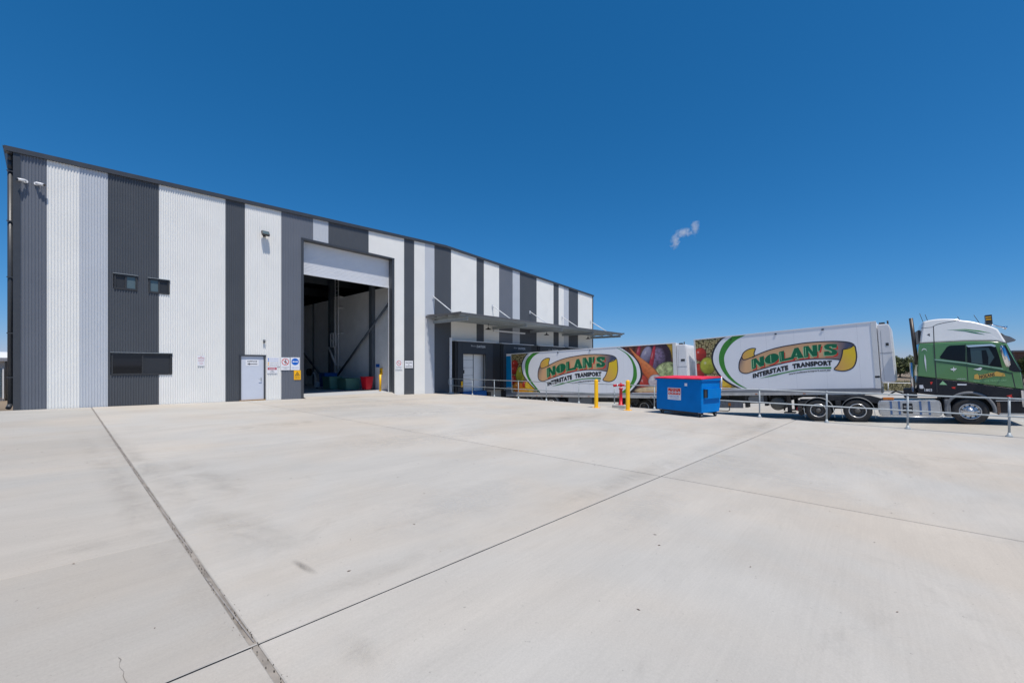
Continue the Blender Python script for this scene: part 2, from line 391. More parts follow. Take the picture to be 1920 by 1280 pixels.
# sealant beads half filling the two wide joints, in broken lengths
bm = B(); y = 2.6
while y < 21:
    l = random.uniform(.5, 2.2)
    box(bm, j1(y) + .004, j1(y) + .011, y, min(21.5, y + l), gz(.8) - .03, gz(.8) - random.uniform(.003, .006)); y += l + random.uniform(.03, .9)
o = obj('joint_sealant', bm, SEAL, hard); o['kind'] = 'stuff'
# grit and scraps lying in and beside the joints
bm = B()
for i in range(700):
    t = random.random()
    if True: y = -2 + 20 * t ** 1.5; x = j1(y) + random.gauss(0, .02)
    else: x = .76 + 15.5 * t; y = rowY(x) + random.gauss(0, .014)
    s = random.uniform(.0012, .004); box(bm, x, x + s, y, y + s * random.uniform(1, 2.2), gz(x) - .012, gz(x) + s * .35)
o = obj('grit', bm, JOINT, hard); o['kind'] = 'stuff'
# tyre scuff and dark oil marks of their own shape
def stain(cx, cy, a, b, rot, m, n=30):
    bm = B(); vs = []
    for i in range(n):
        t = 2 * math.pi * i / n; u, v = a * math.cos(t), b * math.sin(t); x = cx + u * math.cos(rot) - v * math.sin(rot)
        vs.append(bm.verts.new((u, v, gz(x) + .003)))
    bm.faces.new(vs); o_ = obj('stain', bm, m, hard); o_.location = (cx, cy, 0); o_.rotation_euler = (0, 0, rot); return o_
def stain_mat(name, col, dens):
    m = bpy.data.materials.new(name); m.use_nodes = True; N = m.node_tree.nodes; L = m.node_tree.links; p = N['Principled BSDF']
    p.inputs['Base Color'].default_value = (*col, 1); p.inputs['Roughness'].default_value = .9
    tc = N.new('ShaderNodeNewGeometry'); n = N.new('ShaderNodeTexNoise'); n.inputs['Scale'].default_value = 2.6; n.inputs['Detail'].default_value = 9; n.inputs['Roughness'].default_value = .68; n.inputs['Distortion'].default_value = .8
    mp = N.new('ShaderNodeMapping'); mp.inputs['Scale'].default_value = (1, .6, 1); L.new(tc.outputs['Position'], mp.inputs[0]); L.new(mp.outputs[0], n.inputs['Vector'])
    tc2 = N.new('ShaderNodeTexCoord'); ge = N.new('ShaderNodeVectorMath'); ge.operation = 'SUBTRACT'; ge.inputs[1].default_value = (.5, .5, .5); L.new(tc2.outputs['Generated'], ge.inputs[0])
    mm = N.new('ShaderNodeVectorMath'); mm.operation = 'MULTIPLY'; mm.inputs[1].default_value = (2, 2, 0); L.new(ge.outputs[0], mm.inputs[0])
    ln = N.new('ShaderNodeVectorMath'); ln.operation = 'LENGTH'; L.new(mm.outputs[0], ln.inputs[0])
    fo = N.new('ShaderNodeMapRange'); fo.inputs[1].default_value = .97; fo.inputs[2].default_value = .05; fo.inputs[3].default_value = 0; fo.inputs[4].default_value = 1; fo.interpolation_type = 'SMOOTHSTEP'; L.new(ln.outputs['Value'], fo.inputs[0])
    r = N.new('ShaderNodeMapRange'); r.inputs[1].default_value = .36; r.inputs[2].default_value = .62; r.inputs[3].default_value = .0; r.inputs[4].default_value = dens; L.new(n.outputs[0], r.inputs[0])
    mu = N.new('ShaderNodeMath'); mu.operation = 'MULTIPLY'; L.new(r.outputs[0], mu.inputs[0]); L.new(fo.outputs[0], mu.inputs[1]); L.new(mu.outputs[0], p.inputs['Alpha'])
    return m
STA = stain_mat('damp_stain', (.27, .24, .205), .15); STB = stain_mat('tyre_scuff', (.2, .185, .165), .55); STC = stain_mat('pale_scour', (.60, .58, .54), .4)
stain(1.13, 2.02, .16, .34, .1, STA); stain(1.30, 4.35, .35, 1.3, .1, STA); stain(1.5, 6.9, .5, 2.4, .06, STA)
stain(5.6, 2.62, 3.4, .30, -.04, STA); stain(11.5, 2.42, 4.2, .36, -.04, STA); stain(14.3, 2.45, 2.6, .5, -.04, STA); stain(1.7, 2.78, 1.1, .18, -.04, STA)
stain(1.31, 3.30, .045, .24, .08, STB); stain(.30, 2.55, .07, .03, 0, STB); stain(.62, 8, .25, 7.5, .018, STA); stain(.98, 9, .3, 8, .018, STA)
stain(5.5, 7.5, 2.6, 1.0, -.25, STC); stain(3.2, 3.6, 1.6, .7, .1, STC); stain(7.5, 1.2, 2.6, .7, .8, STC); stain(7.2, 2.0, 1.6, .35, -.04, STC); stain(4.6, 1.9, 1.2, .4, 0, STC)
stain(9, 12, 3.5, 1.0, .05, STC); stain(4, 12, 2.6, .8, .1, STA); stain(-1.8, 4, .5, 2.4, 0, STA); stain(11.5, 7.5, 3.2, .7, -.05, STA); stain(8, 16, 5, 1.2, 0, STC); stain(10, 18, 5, .8, 0, STA)
# hairline cracks
def crack(pts, w=.0012):
    bm = B(); A = []
    for k in range(len(pts) - 1):
        (x0, y0), (x1, y1) = pts[k], pts[k + 1]
        for q in range(4):
            t = q / 4; x = x0 + (x1 - x0) * t + random.uniform(-.006, .006); y = y0 + (y1 - y0) * t + random.uniform(-.006, .006); ww = w * random.uniform(.3, 1.2); A.append((x, y, ww))
    dx, dy = pts[-1][0] - pts[0][0], pts[-1][1] - pts[0][1]; l = math.hypot(dx, dy); nx, ny = -dy / l, dx / l
    V = [(bm.verts.new((x - nx * w_, y - ny * w_, gz(x) + .0025)), bm.verts.new((x + nx * w_, y + ny * w_, gz(x) + .0025))) for x, y, w_ in A]
    for p, q in zip(V, V[1:]): bm.faces.new((p[0], p[1], q[1], q[0]))
    return obj('crack', bm, mat('crack_dust', (.20, .18, .16, 1), .9), hard)
crack([(.257, 2.97), (.25, 2.85), (.26, 2.70), (.25, 2.5)], .0014)
# small debris: leaves and chips
bm = B()
for i in range(260):
    x = random.uniform(-2, 14); y = random.uniform(-1.5, 12); s = random.uniform(.004, .018); a = random.uniform(0, 3)
    z = gz(x) + .002
    bm.faces.new([bm.verts.new((x + u * math.cos(a) - v * math.sin(a), y + u * math.sin(a) + v * math.cos(a), z + h)) for u, v, h in ((-s, 0, 0), (0, s * .4, .003), (s, 0, .001), (0, -s * .4, .002))])
o = obj('debris', bm, RUST, hard); o['kind'] = 'stuff'

# ------------------------------------------------------------------ warehouse
WX0, WX1, RX = -.60, 37.75, 17.98
def roof(x): return 9.0 + (9.83 - 9.0) * (1 - abs(x - RX) / (RX - WX0 if x < RX else WX1 - RX))
def base(x):
    if x < 17.95: return gz(x) - .03
    return -.24
wh = empty('warehouse', (WX0, D, 0), label='long grey and white striped corrugated steel warehouse with open roller door and loading docks', cat='building')
WH = Matrix.Translation((-WX0, -D, 0))
def wobj(name, bm, m, parent=None, **k):
    if parent is None: bm.transform(WH)
    o = obj(name, bm, m, parent or wh, **k)
    if parent is not None: pass
    return o
# openings in the cladding: (x0, x1, z0, z1)
OPEN = [(8.68, 13.86, -1, 8.06), (5.90, 6.90, -1, 2.10), (1.70, 2.38, 4.58, 5.14), (2.72, 3.38, 4.56, 5.12), (1.62, 3.46, 1.26, 2.10),
        (19.08, 21.6, -1, 2.58), (23.73, 26.25, -1, 2.58), (28.38, 30.9, -1, 2.58), (33.03, 35.55, -1, 2.58)]
PITCH, DEP = .0762, .0135
def corr_y(x): return D + .009 + DEP * math.cos(2 * math.pi * x / PITCH)
def strip(x0, x1, m, lab, zlo=None, zhi=None):
    bm = B(); st = PITCH / 8; xs_ = [x0]; k = math.floor(x0 / st) + 1
    while k * st < x1 - 1e-5: xs_.append(k * st); k += 1
    xs_.append(x1)
    for o_ in OPEN:
        for e in o_[:2]:
            if x0 < e < x1: xs_.append(e)
    xs_ = sorted(set(xs_))
    for a, b in zip(xs_, xs_[1:]):
        mid = (a + b) / 2; lo = base(mid) if zlo is None else zlo; iv = [(lo, None)]
        ops = sorted([(o_[2], o_[3]) for o_ in OPEN if o_[0] < mid < o_[1]])
        segs = []; cur = lo
        for z0, z1 in ops:
            if z1 <= cur: continue
            if z0 > cur: segs.append((cur, z0, z0))
            cur = max(cur, z1)
        segs.append((cur, roof(a), roof(b)))
        for z0, za, zb in segs:
            bm.faces.new([bm.verts.new((a, corr_y(a), z0)), bm.verts.new((b, corr_y(b), z0)), bm.verts.new((b, corr_y(b), zb)), bm.verts.new((a, corr_y(a), za))])
    bmesh.ops.remove_doubles(bm, verts=bm.verts[:], dist=1e-5)
    for f in bm.faces: f.smooth = True
    return wobj('cladding_strip', bm, m, label=lab)
ST = [(-.58, .02, 'm'), (.02, .81, 'w'), (.81, 1.55, 'p'), (1.55, 3.04, 'd'), (3.04, 5.33, 'w'), (5.33, 6.09, 'd'), (6.09, 7.64, 'w'), (7.64, 9.17, 'm'),
      (9.17, 9.98, 'p'), (9.98, 12.30, 'd'), (12.30, 14.71, 'w'), (14.71, 15.46, 'm2'), (15.46, 16.27, 'w'), (16.27, 17.07, 'p'), (17.07, 18.50, 'd'), (18.50, 20.94, 'w'),
      (20.94, 21.70, 'd'), (21.70, 23.38, 'w'), (23.38, 25.0, 'm'), (25.0, 25.88, 'p'), (25.88, 28.15, 'd'), (28.15, 30.68, 'w'), (30.68, 31.52, 'm2'), (31.52, 32.39, 'w'),
      (32.39, 33.23, 'p'), (33.23, 34.89, 'd'), (34.89, 37.66, 'w')]
MM = {'m': (MIDG, 'mid grey corrugated cladding strip'), 'm2': (DARK, 'dark grey corrugated cladding strip'), 'w': (WHITE, 'white corrugated cladding strip'), 'p': (PALE, 'pale grey corrugated cladding strip'), 'd': (DARK, 'dark grey corrugated cladding strip')}
for a, b, k in ST: strip(a, b, MM[k][0], MM[k][1])
# flashings
bm = B()
for sgn, xa, xb in ((0, -.92, RX), (1, RX, WX1 + .14)):
    za, zb = roof(xa) - .005, roof(xb) - .005
    h = .165
    for (yo, yi, t, u) in ((D - .06, D + .10, .0, h),):
        P = [(xa, za - u), (xb, zb - u), (xb, zb), (xa, za)]
        A = [bm.verts.new((x, D - .07, z)) for x, z in P]; C = [bm.verts.new((x, D + .25, z)) for x, z in P]
        bm.faces.new(A); bm.faces.new(C[::-1]); [bm.faces.new((A[i], A[(i + 1) % 4], C[(i + 1) % 4], C[i])) for i in range(4)]
wobj('barge_flashing', fin(bm), FLASH)
bm = B(); box(bm, -.735, -.575, D - .03, D + .12, gz(0) - .03, roof(-.6) - .03, .008); wobj('corner_flashing', bm, FLASH, label='charcoal corner flashing')
bm = B(); box(bm, 37.66, 37.80, D - .03, D + .14, -1.9, roof(37.7) - .02, .006); wobj('corner_flashing', bm, FLASH)
# gutter with stop end, rainhead, downpipe with straps
bm = B(); prism(bm, [(-.96, 8.98), (-.93, 8.88), (-.87, 8.80), (-.76, 8.78), (-.76, 8.98)], D - .02, D + 45, 'y'); wobj('gutter', fin(bm), FLASH)
bm = B(); path(bm, [(-.80, D + .22, 8.85), (-.80, D + .22, 8.6), (-.80, D + .22, 8.3), (-.80, D + .22, gz(-1) + .18), (-.84, D + .08, gz(-1) + .07)], .066, 14)
dp = wobj('downpipe', bm, FLASH)
for z in (1.2, 2.7, 4.6, 6.5, 8.2):
    bm = B(); box(bm, -.88, -.70, D + .13, D + .15, z, z + .035); wobj('downpipe_bracket', bm, FLASH)
# side and back walls, roof, floor
bm = B()
box(bm, -.70, -.62, D + .10, 60, -.1, 8.95); wobj('side_wall', bm, MIDG)
bm = B(); box(bm, 37.70, 37.76, D + .15, 60, -2., 8.95); wobj('side_wall', bm, MIDG)
bm = B(); box(bm, -.7, 37.75, 60, 60.1, -2, 9.9); wobj('back_wall', bm, MIDG)
bm = B()
for xa, xb in ((-.86, RX), (RX, WX1 + .1)):
    za, zb = roof(xa) - .01, roof(xb) - .01
    P = [(xa, za - .06), (xb, zb - .06), (xb, zb), (xa, za)]
    A = [bm.verts.new((x, D + .03, z)) for x, z in P]; C = [bm.verts.new((x, 60.2, z)) for x, z in P]
    bm.faces.new(A); bm.faces.new(C[::-1]); [bm.faces.new((A[i], A[(i + 1) % 4], C[(i + 1) % 4], C[i])) for i in range(4)]
wobj('roof', fin(bm), INTD)
bm = B(); box(bm, -.64, 37.6, D + .022, 59.9, -.5, 0.0); wobj('floor', bm, CONCF, label='shaded grey warehouse floor slab')
# concrete wedge leading up to the floor at the roller door
bm = B(); vs = [bm.verts.new(p) for p in ((8.7, D - .30, gz(8.7) + .004), (13.84, D - .62, gz(13.84) + .004), (13.84, D + .02, .001), (8.7, D + .02, .001))]; bm.faces.new(vs)
wobj('door_threshold', bm, CONC)
# unseen pale panels added to stop light leaks and bounce light indoors
bm = B()
for x0, x1, z0 in ((-.6, 8.6, 0), (13.9, 19.2, 0), (21.7, 23.85, 0), (26.35, 28.5, 0), (31.0, 33.15, 0), (35.65, 37.6, 0)):
    pass
box(bm, -.6, 8.58, D + .30, D + .33, 0, 9.0); box(bm, 14.3, 37.6, D + .5, D + .53, 0, 8.9); box(bm, 8.58, 14.3, D + .45, D + .48, 8.2, 9.4)
box(bm, -.60, -.57, D + .35, 59.8, 0, 8.9); box(bm, -.5, 14.5, 44, 44.05, 0, 8.9)
wobj('light_bounce_lining', bm, INTW)
# interior precast wall facing the roller door, with columns and braces
K_ = 1.04
iw = cbox('interior_wall', 14.05 * K_ - WX0, 14.25 * K_ - WX0, .55, 30, 0, 6.72, INTW, wh)
for ya, yb in ((24.07, 24.42), (29.8, 30.2)):
    cbox('column', 13.80 * K_ - WX0, 14.05 * K_ - WX0, ya * K_ - D, yb * K_ - D, 0, 8.1, STEELP, iw)
cbox('column', 13.98 * K_ - WX0, 14.05 * K_ - WX0, 33.2 * K_ - D, 33.32 * K_ - D, 0, 6.7, STEELP, iw)
for (ya, za, yb, zb) in ((29.9, .8, 22.6, 5.75), (36.0, 2.75, 31.3, .15)):
    bm = B(); tube(bm, (13.75 * K_ - WX0, ya - D, za), (13.75 * K_ - WX0, yb - D, zb), .075, 10); obj('brace', bm, STEELP, iw)
for x in range(7): # roof beams and purlins
    pass
bm = B()
for y in (26, 32, 38, 44): box(bm, -.5, 37.5, y, y + .2, 7.9, 8.6)
for x in range(1, 37, 2): box(bm, x, x + .08, D + .6, 59, roof(x) - .35, roof(x) - .12)
wobj('roof_frame', bm, STEELP)
# roller door: curtain of pressed slats below the header
rd = empty('roller_door'); rd.parent = wh; rd.location = (8.68 - WX0, 0, 0)
CUR_BOT = 6.42
bm = B(); hgt = .075; k = 0; zz = CUR_BOT; ring = []
while zz < 8.3:
    ring += [(zz, .37), (zz + hgt * .2, .352), (zz + hgt * .8, .352), (zz + hgt, .37)]; zz += hgt
for (za, ya), (zb2, yb2) in zip(ring, ring[1:]):
    if abs(zb2 - za) < 1e-6 and abs(ya - yb2) < 1e-6: continue
    bm.faces.new([bm.verts.new(p) for p in ((.02, ya, za), (5.16, ya, za), (5.16, yb2, zb2), (.02, yb2, zb2))])
obj('curtain', bm, mat('curtain_steel', (.70, .72, .75, 1), .4, var=.02), rd)
cbox('bottom_bar', .02, 5.16, .34, .385, CUR_BOT - .06, CUR_BOT + .001, GALVW, rd)
# portal flashings round the opening
bm = B(); box(bm, 8.57, 8.69, D - .035, D + .42, gz(8.6), 8.12, .006); box(bm, 13.84, 13.99, D - .035, D + .05, gz(14), 8.12, .006)
box(bm, 8.57, 13.99, D - .045, D + .44, 8.06, 8.14, .006); wobj('jamb_flashing', bm, FLASH)
bm = B(); box(bm, 13.84, 13.97, D + .06, D + .43, gz(14), 8.05); wobj('jamb_flashing', bm, DARK)
bm = B(); box(bm, 13.825, 13.838, D + .33, D + .40, 0, 6.5); wobj('guide_rail', bm, WPAINT)

# windows
def window(x0, x1, z0, z1, panes, big=False):
    w_ = cbox('window', x0 - WX0, x1 - WX0, .05, .07, z0, z1, PLAST, wh, label='dark framed sliding window')
    f = B(); t = .032
    box(f, x0 - WX0 - .02, x1 - WX0 + .02, -.03, .06, z1 - .03, z1 + .035)
    box(f, x0 - WX0 - .02, x1 - WX0 + .02, -.02, .06, z0 - .035, z0 + t)
    box(f, x0 - WX0 - .015, x0 - WX0 + t, -.018, .06, z0 + t, z1 - .03); box(f, x1 - WX0 - t, x1 - WX0 + .015, -.018, .06, z0 + t, z1 - .03)
    xm = (x0 + x1) / 2 - WX0; box(f, xm - .025, xm + .025, -.012, .055, z0 + t, z1 - .03); obj('frame', f, PLAST, w_)
    g = B(); box(g, x0 - WX0 - .05, x1 - WX0 + .05, -.055, .0, z1 + .036, z1 + .05); obj('head_flashing', g, GALV, w_)
    for i, pm in enumerate(panes):
        a = (x0 - WX0 + t, xm - .025) if i == 0 else (xm + .025, x1 - WX0 - t)
        cbox('pane', a[0], a[1], .02 if pm != GLASS else .028, .035, z0 + t, z1 - .03, pm, w_)
SCREEN = mat('insect_screen', (.022, .025, .03, 1), .5, var=.1, scale=30)
window(1.74, 2.36, 4.60, 5.12, (SCREEN, GLASSG)); window(2.74, 3.34, 4.58, 5.10, (GLASSG, SCREEN)); window(1.66, 3.42, 1.28, 2.08, (GLASS, SCREEN))
# rolled blind line behind the big window
# personnel door
dr = cbox('door', 5.93 - WX0, 6.87 - WX0, .03, .07, .02, 2.05, mat('door_paint', (.60, .64, .72, 1), .4, var=.02), wh, label='pale grey office door')
bm = B(); box(bm, 5.86 - WX0, 5.93 - WX0, -.02, .1, gz(6) - .02, 2.06); box(bm, 6.87 - WX0, 6.94 - WX0, -.02, .1, gz(6) - .02, 2.06); box(bm, 5.84 - WX0, 6.96 - WX0, -.03, .1, 2.06, 2.12); obj('frame', bm, FLASH, dr)
bm = B(); tube(bm, (6.76 - WX0, .03, .98), (6.76 - WX0, -.04, .98), .012); tube(bm, (6.76 - WX0, -.04, .98), (6.64 - WX0, -.04, .98), .011); box(bm, 6.74 - WX0, 6.78 - WX0, .02, .03, .90, 1.05); obj('handle', bm, GALV, dr)
cbox('door_sill', 5.86 - WX0, 6.94 - WX0, -.03, .12, gz(6.4) - .01, .02, mat('timber_sill', (.33, .2, .08, 1), .6, var=.2), dr)

# canopy over the docks
cn = empty('canopy'); cn.parent = wh; cn.location = (16.37 - WX0, -3.42, 4.72)
CW = 37.85 - 16.37
bm = B(); n = int(CW / (PITCH * 2) * 4)
rowA = []; rowB = []; rowC = []
for i in range(n + 1):
    x = CW * i / n; z = .02 * math.cos(2 * math.pi * x / (PITCH * 2))
    rowA.append(bm.verts.new((x, -.03, .06 + z * .6))); rowB.append(bm.verts.new((x, 3.40, .20 + z * .6)))
for i in range(n): bm.faces.new((rowA[i], rowA[i + 1], rowB[i + 1], rowB[i])).smooth = True
obj('roof_sheet', bm, mat('weathered_zinc', (.30, .31, .31, 1), .45, .3, var=.1), cn)
bm = B(); box(bm, -.03, CW + .03, -.06, -.035, -.02, .09); box(bm, -.05, -.03, -.06, 3.4, .0, .13); box(bm, CW + .03, CW + .05, -.06, 3.4, .0, .13); obj('fascia', bm, mat('fascia_zinc', (.12, .12, .125, 1), .45, .2, var=.1), cn)
for yy_ in (.12, 1.2, 2.3, 3.2):
    bm = B(); zc = -.10 + yy_ * .02; box(bm, .02, CW, yy_, yy_ + .012, zc - .02, zc + .13); box(bm, .02, CW, yy_, yy_ + .06, zc - .02, zc - .01); box(bm, .02, CW, yy_, yy_ + .06, zc + .12, zc + .13); obj('purlin', bm, GALV, cn)
tiesX = [16.94, 22.62, 27.2, 32.04, 37.27]
for tx in tiesX:
    x = tx - 16.37
    bm = B(); box(bm, x - .05, x + .05, .02, 3.40, -.14, -.125); box(bm, x - .05, x + .05, .02, 3.40, -.33, -.315); box(bm, x - .006, x + .006, .02, 3.40, -.315, -.14); obj('bracket_beam', bm, GALV, cn)
    bm = B(); tube(bm, (x, 3.36, 6.18 - 4.72), (x, 1.50, 5.02 - 4.72), .035, 10); obj('tie_rod', bm, GALVW, cn)
    cbox('wall_plate', x - .07, x + .07, 3.38, 3.41, 1.30, 1.56, GALVW, cn)
# long horizontal light-coloured battens under the canopy
bm = B(); box(bm, 5.9, 9.6, 2.9, 3.05, -.52, -.42); obj('service_duct', bm, GALVW, cn)

# concrete dock wall below the cladding
bm = B(); box(bm, 17.95, 37.7, D - .02, D + .12, -2.0, -.24); wobj('dock_wall', bm, CONCW)
bm = B(); box(bm, 17.75, 17.95, D - .02, D + .1, -2.0, gz(17.8) - .005); wobj('dock_wall', bm, CONCW)
def dock(x0):
    ds = empty('dock_shelter'); ds.parent = wh; ds.location = (x0 - WX0, 0, 0)
    W = 3.98; zt = 3.30
    bm = B(); box(bm, 0, .42, -.45, -.03, -.22, zt); obj('side_pad', bm, PADK, ds)
    bm = B(); box(bm, W - .42, W, -.45, -.03, -.22, zt); obj('side_pad', bm, PADK, ds)
    bm = B(); box(bm, W, 4.645, -.40, -.03, -.22, zt); obj('infill_pad', bm, PADK, ds)
    bm = B(); box(bm, 0.42, W - .42, -.445, -.03, zt - .87, zt); obj('head_pad', bm, PAD, ds)
    bm = B(); box(bm, .22, .72, -.50, -.452, -.22, zt - .02, .01); obj('side_curtain', bm, PAD, ds)
    bm = B(); box(bm, W - 1.04, W - .30, -.50, -.452, -.22, zt - .02, .01); obj('side_curtain', bm, PAD, ds)
    bm = B(); box(bm, .60, W - .9, -.512, -.465, zt - .84, zt - .02, .01); obj('head_curtain', bm, PAD, ds)
    bm = B(); box(bm, -.02, W + .02, -.53, -.02, zt + .002, zt + .06); obj('top_flashing', bm, GALVW, ds)
    text_obj('Dura', lambda u, v: (1.45 + .42 * u, -.516, zt - .33 + .10 * v - .0 * u), GALVW, ds, .0)
    text_obj('EVATION', lambda u, v: (2.0 + .85 * u, -.516, zt - .40 + .17 * v), GALVW, ds, .02)
    return ds
def dock_door(x0):
    dd = cbox('dock_door', x0 + .6 - WX0, x0 + 3.15 - WX0, .02, .06, -.22, 2.6, mat('dock_door_white', (.84, .85, .84, 1), .45, var=.03), wh, label='white sectional loading dock door')
    bm = B(); box(bm, x0 + 2.12 - WX0, x0 + 2.16 - WX0, -.02, .018, -.2, 2.55); obj('door_edge', bm, GRPL, dd)
    bm = B(); box(bm, x0 + 1.05 - WX0, x0 + 1.25 - WX0, -.02, .018, 1.05, 1.3); obj('control_panel', bm, PLAST, dd)
    text_obj('DOOR 1', lambda u, v: (x0 + 1.0 - WX0 + .35 * u, .016, 1.42 + .07 * v), BLACKP, dd, 0)
    for j in range(1, 5): cbox('panel_joint', x0 + .61 - WX0, x0 + 2.11 - WX0, .016, .0195, -.22 + j * .56, -.205 + j * .56, GRPL, dd)
for i in range(4):
    x0 = 18.46 + 4.65 * i
    dock(x0); dock_door(x0)
    lv = cbox('dock_leveller', x0 + .8 - WX0, x0 + 3.1 - WX0, -.42, -.022, -.62, -.24, BLUED, wh)
    cbox('lip', x0 + .95 - WX0, x0 + 2.95 - WX0, -.44, -.424, -.60, -.30, BLUED, lv)
    for s in (.45, 3.2): cbox('dock_bumper', x0 + s - WX0, x0 + s + .28 - WX0, -.50, -.022, -.85, -.35, RUB, wh, .01)
cbox('safety_light', 18.95 - WX0, 19.07 - WX0, -.56, -.51, .12, .52, YEL, wh)
bm = B(); box(bm, 17.92, 18.06, D - .60, D - .50, gz(18) - .1, 3.5, .006); wobj('galvanised_post', bm, GALVW)

# ------------------------------------------------------------------ signs (each a thing)
def sign(name, x0, x1, z0, z1, label, cat='sign', m=WHITEP, y=D - .012):
    s_ = empty(name, ((x0 + x1) / 2, y, z0), label=label, cat=cat)
    W, H = x1 - x0, z1 - z0
    cbox('plate', -W / 2, W / 2, -.004, .0, 0, H, m, s_); return s_, W, H
def disc(cx, cz, r, y, m, parent, name='disc', n=28, rin=None):
    bm = B()
    o_ = [bm.verts.new((cx + r * math.cos(2 * math.pi * i / n), y, cz + r * math.sin(2 * math.pi * i / n))) for i in range(n)]
    if rin is None: bm.faces.new(o_)
    else:
        i_ = [bm.verts.new((cx + rin * math.cos(2 * math.pi * i / n), y, cz + rin * math.sin(2 * math.pi * i / n))) for i in range(n)]
        for i in range(n): bm.faces.new((o_[i], o_[(i + 1) % n], i_[(i + 1) % n], i_[i]))
    return obj(name, bm, m, parent)
def pg(pts, y, m, parent, name='print'):
    bm = B(); bm.faces.new([bm.verts.new((a, y, b)) for a, b in pts]); return obj(name, bm, m, parent)
def txt(s_, t, x0, x1, z0, z1, m=BLACKP, bold=.02): return text_rect(t, x0, x1, z0, z1, -.0055, m, s_, bold)
s, W, H = sign('office_sign', 6.12, 6.66, 1.60, 1.90, 'white OFFICE sign with a left arrow on the pale door', y=D + .028)
txt(s, 'OFFICE', -.2, .2, .17, .25); pg([(-.21, .09), (-.10, .14), (-.10, .105), (.21, .105), (.21, .075), (-.10, .075), (-.10, .04)], -.0055, BLACKP, s, 'arrow')
s, W, H = sign('no_parking_sign', 4.30, 4.56, 1.60, 2.05, 'small white sign with faded red NO PARKING lettering on the wide white stripe')
txt(s, 'NO', -.03, .035, .385, .425, PINKP); txt(s, 'PARKING', -.11, .11, .32, .365, PINKP); txt(s, 'ACCESS', -.1, .1, .26, .29, PINKP, 0); txt(s, 'REQUIRED', -.1, .1, .20, .235, PINKP, 0); txt(s, 'AT ALL', -.06, .06, .14, .17, PINKP, 0); txt(s, 'TIMES', -.06, .06, .075, .11, PINKP, 0)
s, W, H = sign('site_safety_sign', 7.0, 7.57, 1.58, 2.01, 'white safety notice with small blue and yellow symbols right of the office door')
for k_, (c_, mm_) in enumerate(((.36, BLUEP), (.27, BLUEP), (.17, YELP), (.08, YELP))): disc(-.22, c_, .03, -.0055, mm_, s, 'symbol', 14)
for k_, t_ in enumerate(('SAFETY HELMETS', 'FOOT PROTECTION', 'FORKLIFTS IN USE', 'REPORT TO OFFICE')): txt(s, t_, -.15, .22, .345 - .095 * k_, .375 - .095 * k_, BLUEP if k_ < 2 else BLACKP, 0)
s, W, H = sign('danger_sign', 7.0, 7.46, 1.24, 1.56, 'white sign with a red DANGER header below the safety notice')
pg([(-.2, .17), (.2, .17), (.2, .28), (-.2, .28)], -.005, PINKP, s, 'header'); text_rect('DANGER', -.13, .13, .195, .255, -.0065, WHITEP, s, .02); txt(s, 'KEEP', -.06, .06, .10, .145, BLACKP, 0); txt(s, 'CLEAR', -.1, .1, .035, .08, BLACKP, 0)
s, W, H = sign('prohibition_sign', 7.61, 8.03, 1.39, 2.02, 'white sign with a red no pedestrians ring left of the roller door')
disc(0, .41, .17, -.005, REDP, s, 'ring', rin=.14)
pg([(-.03, .30), (0, .30), (.03, .37), (.06, .31), (.09, .31), (.045, .42), (.03, .47), (-.02, .46), (-.06, .38), (-.04, .37), (-.01, .42), (0, .38)], -.005, BLACKP, s, 'walking_figure'); disc(.02, .505, .025, -.005, BLACKP, s, 'head', 12)
pg([(-.105, .51), (-.12, .495), (.105, .31), (.12, .325)], -.0065, REDP, s, 'slash'); txt(s, 'NO PEDESTRIANS', -.17, .17, .12, .155, BLACKP, 0); txt(s, 'ACCESS', -.08, .08, .06, .095, BLACKP, 0)
s, W, H = sign('mandatory_sign', 8.06, 8.50, 1.39, 2.03, 'white sign with a blue disc and white double arrow beside the roller door')
disc(0, .42, .175, -.005, BLUEP, s, 'disc')
pg([(-.14, .42), (-.08, .47), (-.08, .44), (.08, .44), (.08, .47), (.14, .42), (.08, .37), (.08, .40), (-.08, .40), (-.08, .37)], -.0065, WHITEP, s, 'arrow'); txt(s, 'KEEP CLEAR', -.16, .16, .10, .14, BLUEP, 0)
s, W, H = sign('warning_sign', 8.22, 8.55, .90, 1.38, 'yellow triangle warning sign under the blue disc sign', m=YELP)
bm = B(); o3 = [(-.12, .2), (.12, .2), (0, .41)]; i3 = [(-.075, .225), (.075, .225), (0, .355)]
for i in range(3):
    j = (i + 1) % 3; bm.faces.new([bm.verts.new((a, -.005, b)) for a, b in (o3[i], o3[j], i3[j], i3[i])])
obj('triangle', bm, BLACKP, s); pg([(-.03, .24), (.03, .24), (.02, .28), (0, .31), (-.02, .28)], -.005, BLACKP, s, 'symbol'); txt(s, 'FORKLIFTS', -.12, .12, .11, .15, BLACKP, 0); txt(s, 'OPERATING', -.12, .12, .05, .09, BLACKP, 0)
s, W, H = sign('no_smoking_sign', 14.06, 14.56, 1.36, 1.96, 'white sign with a red prohibition ring right of the roller door')
disc(0, .41, .16, -.005, REDP, s, 'ring', rin=.13); pg([(-.1, .49), (-.115, .475), (.1, .33), (.115, .345)], -.0065, REDP, s, 'slash'); pg([(-.08, .40), (.05, .40), (.05, .425), (-.08, .425)], -.005, BLACKP, s, 'cigarette')
txt(s, 'NO SMOKING', -.19, .19, .15, .19, BLACKP, 0); txt(s, 'BEYOND THIS POINT', -.19, .19, .06, .10, BLACKP, 0)
s, W, H = sign('delivery_sign', 14.74, 15.34, 1.46, 1.92, 'white black bordered text sign on the dark stripe right of the roller door')
txt(s, 'DELIVERIES', -.24, .24, .30, .37); txt(s, '&', -.04, .04, .19, .25); txt(s, 'RECEIVING', -.24, .24, .07, .14)
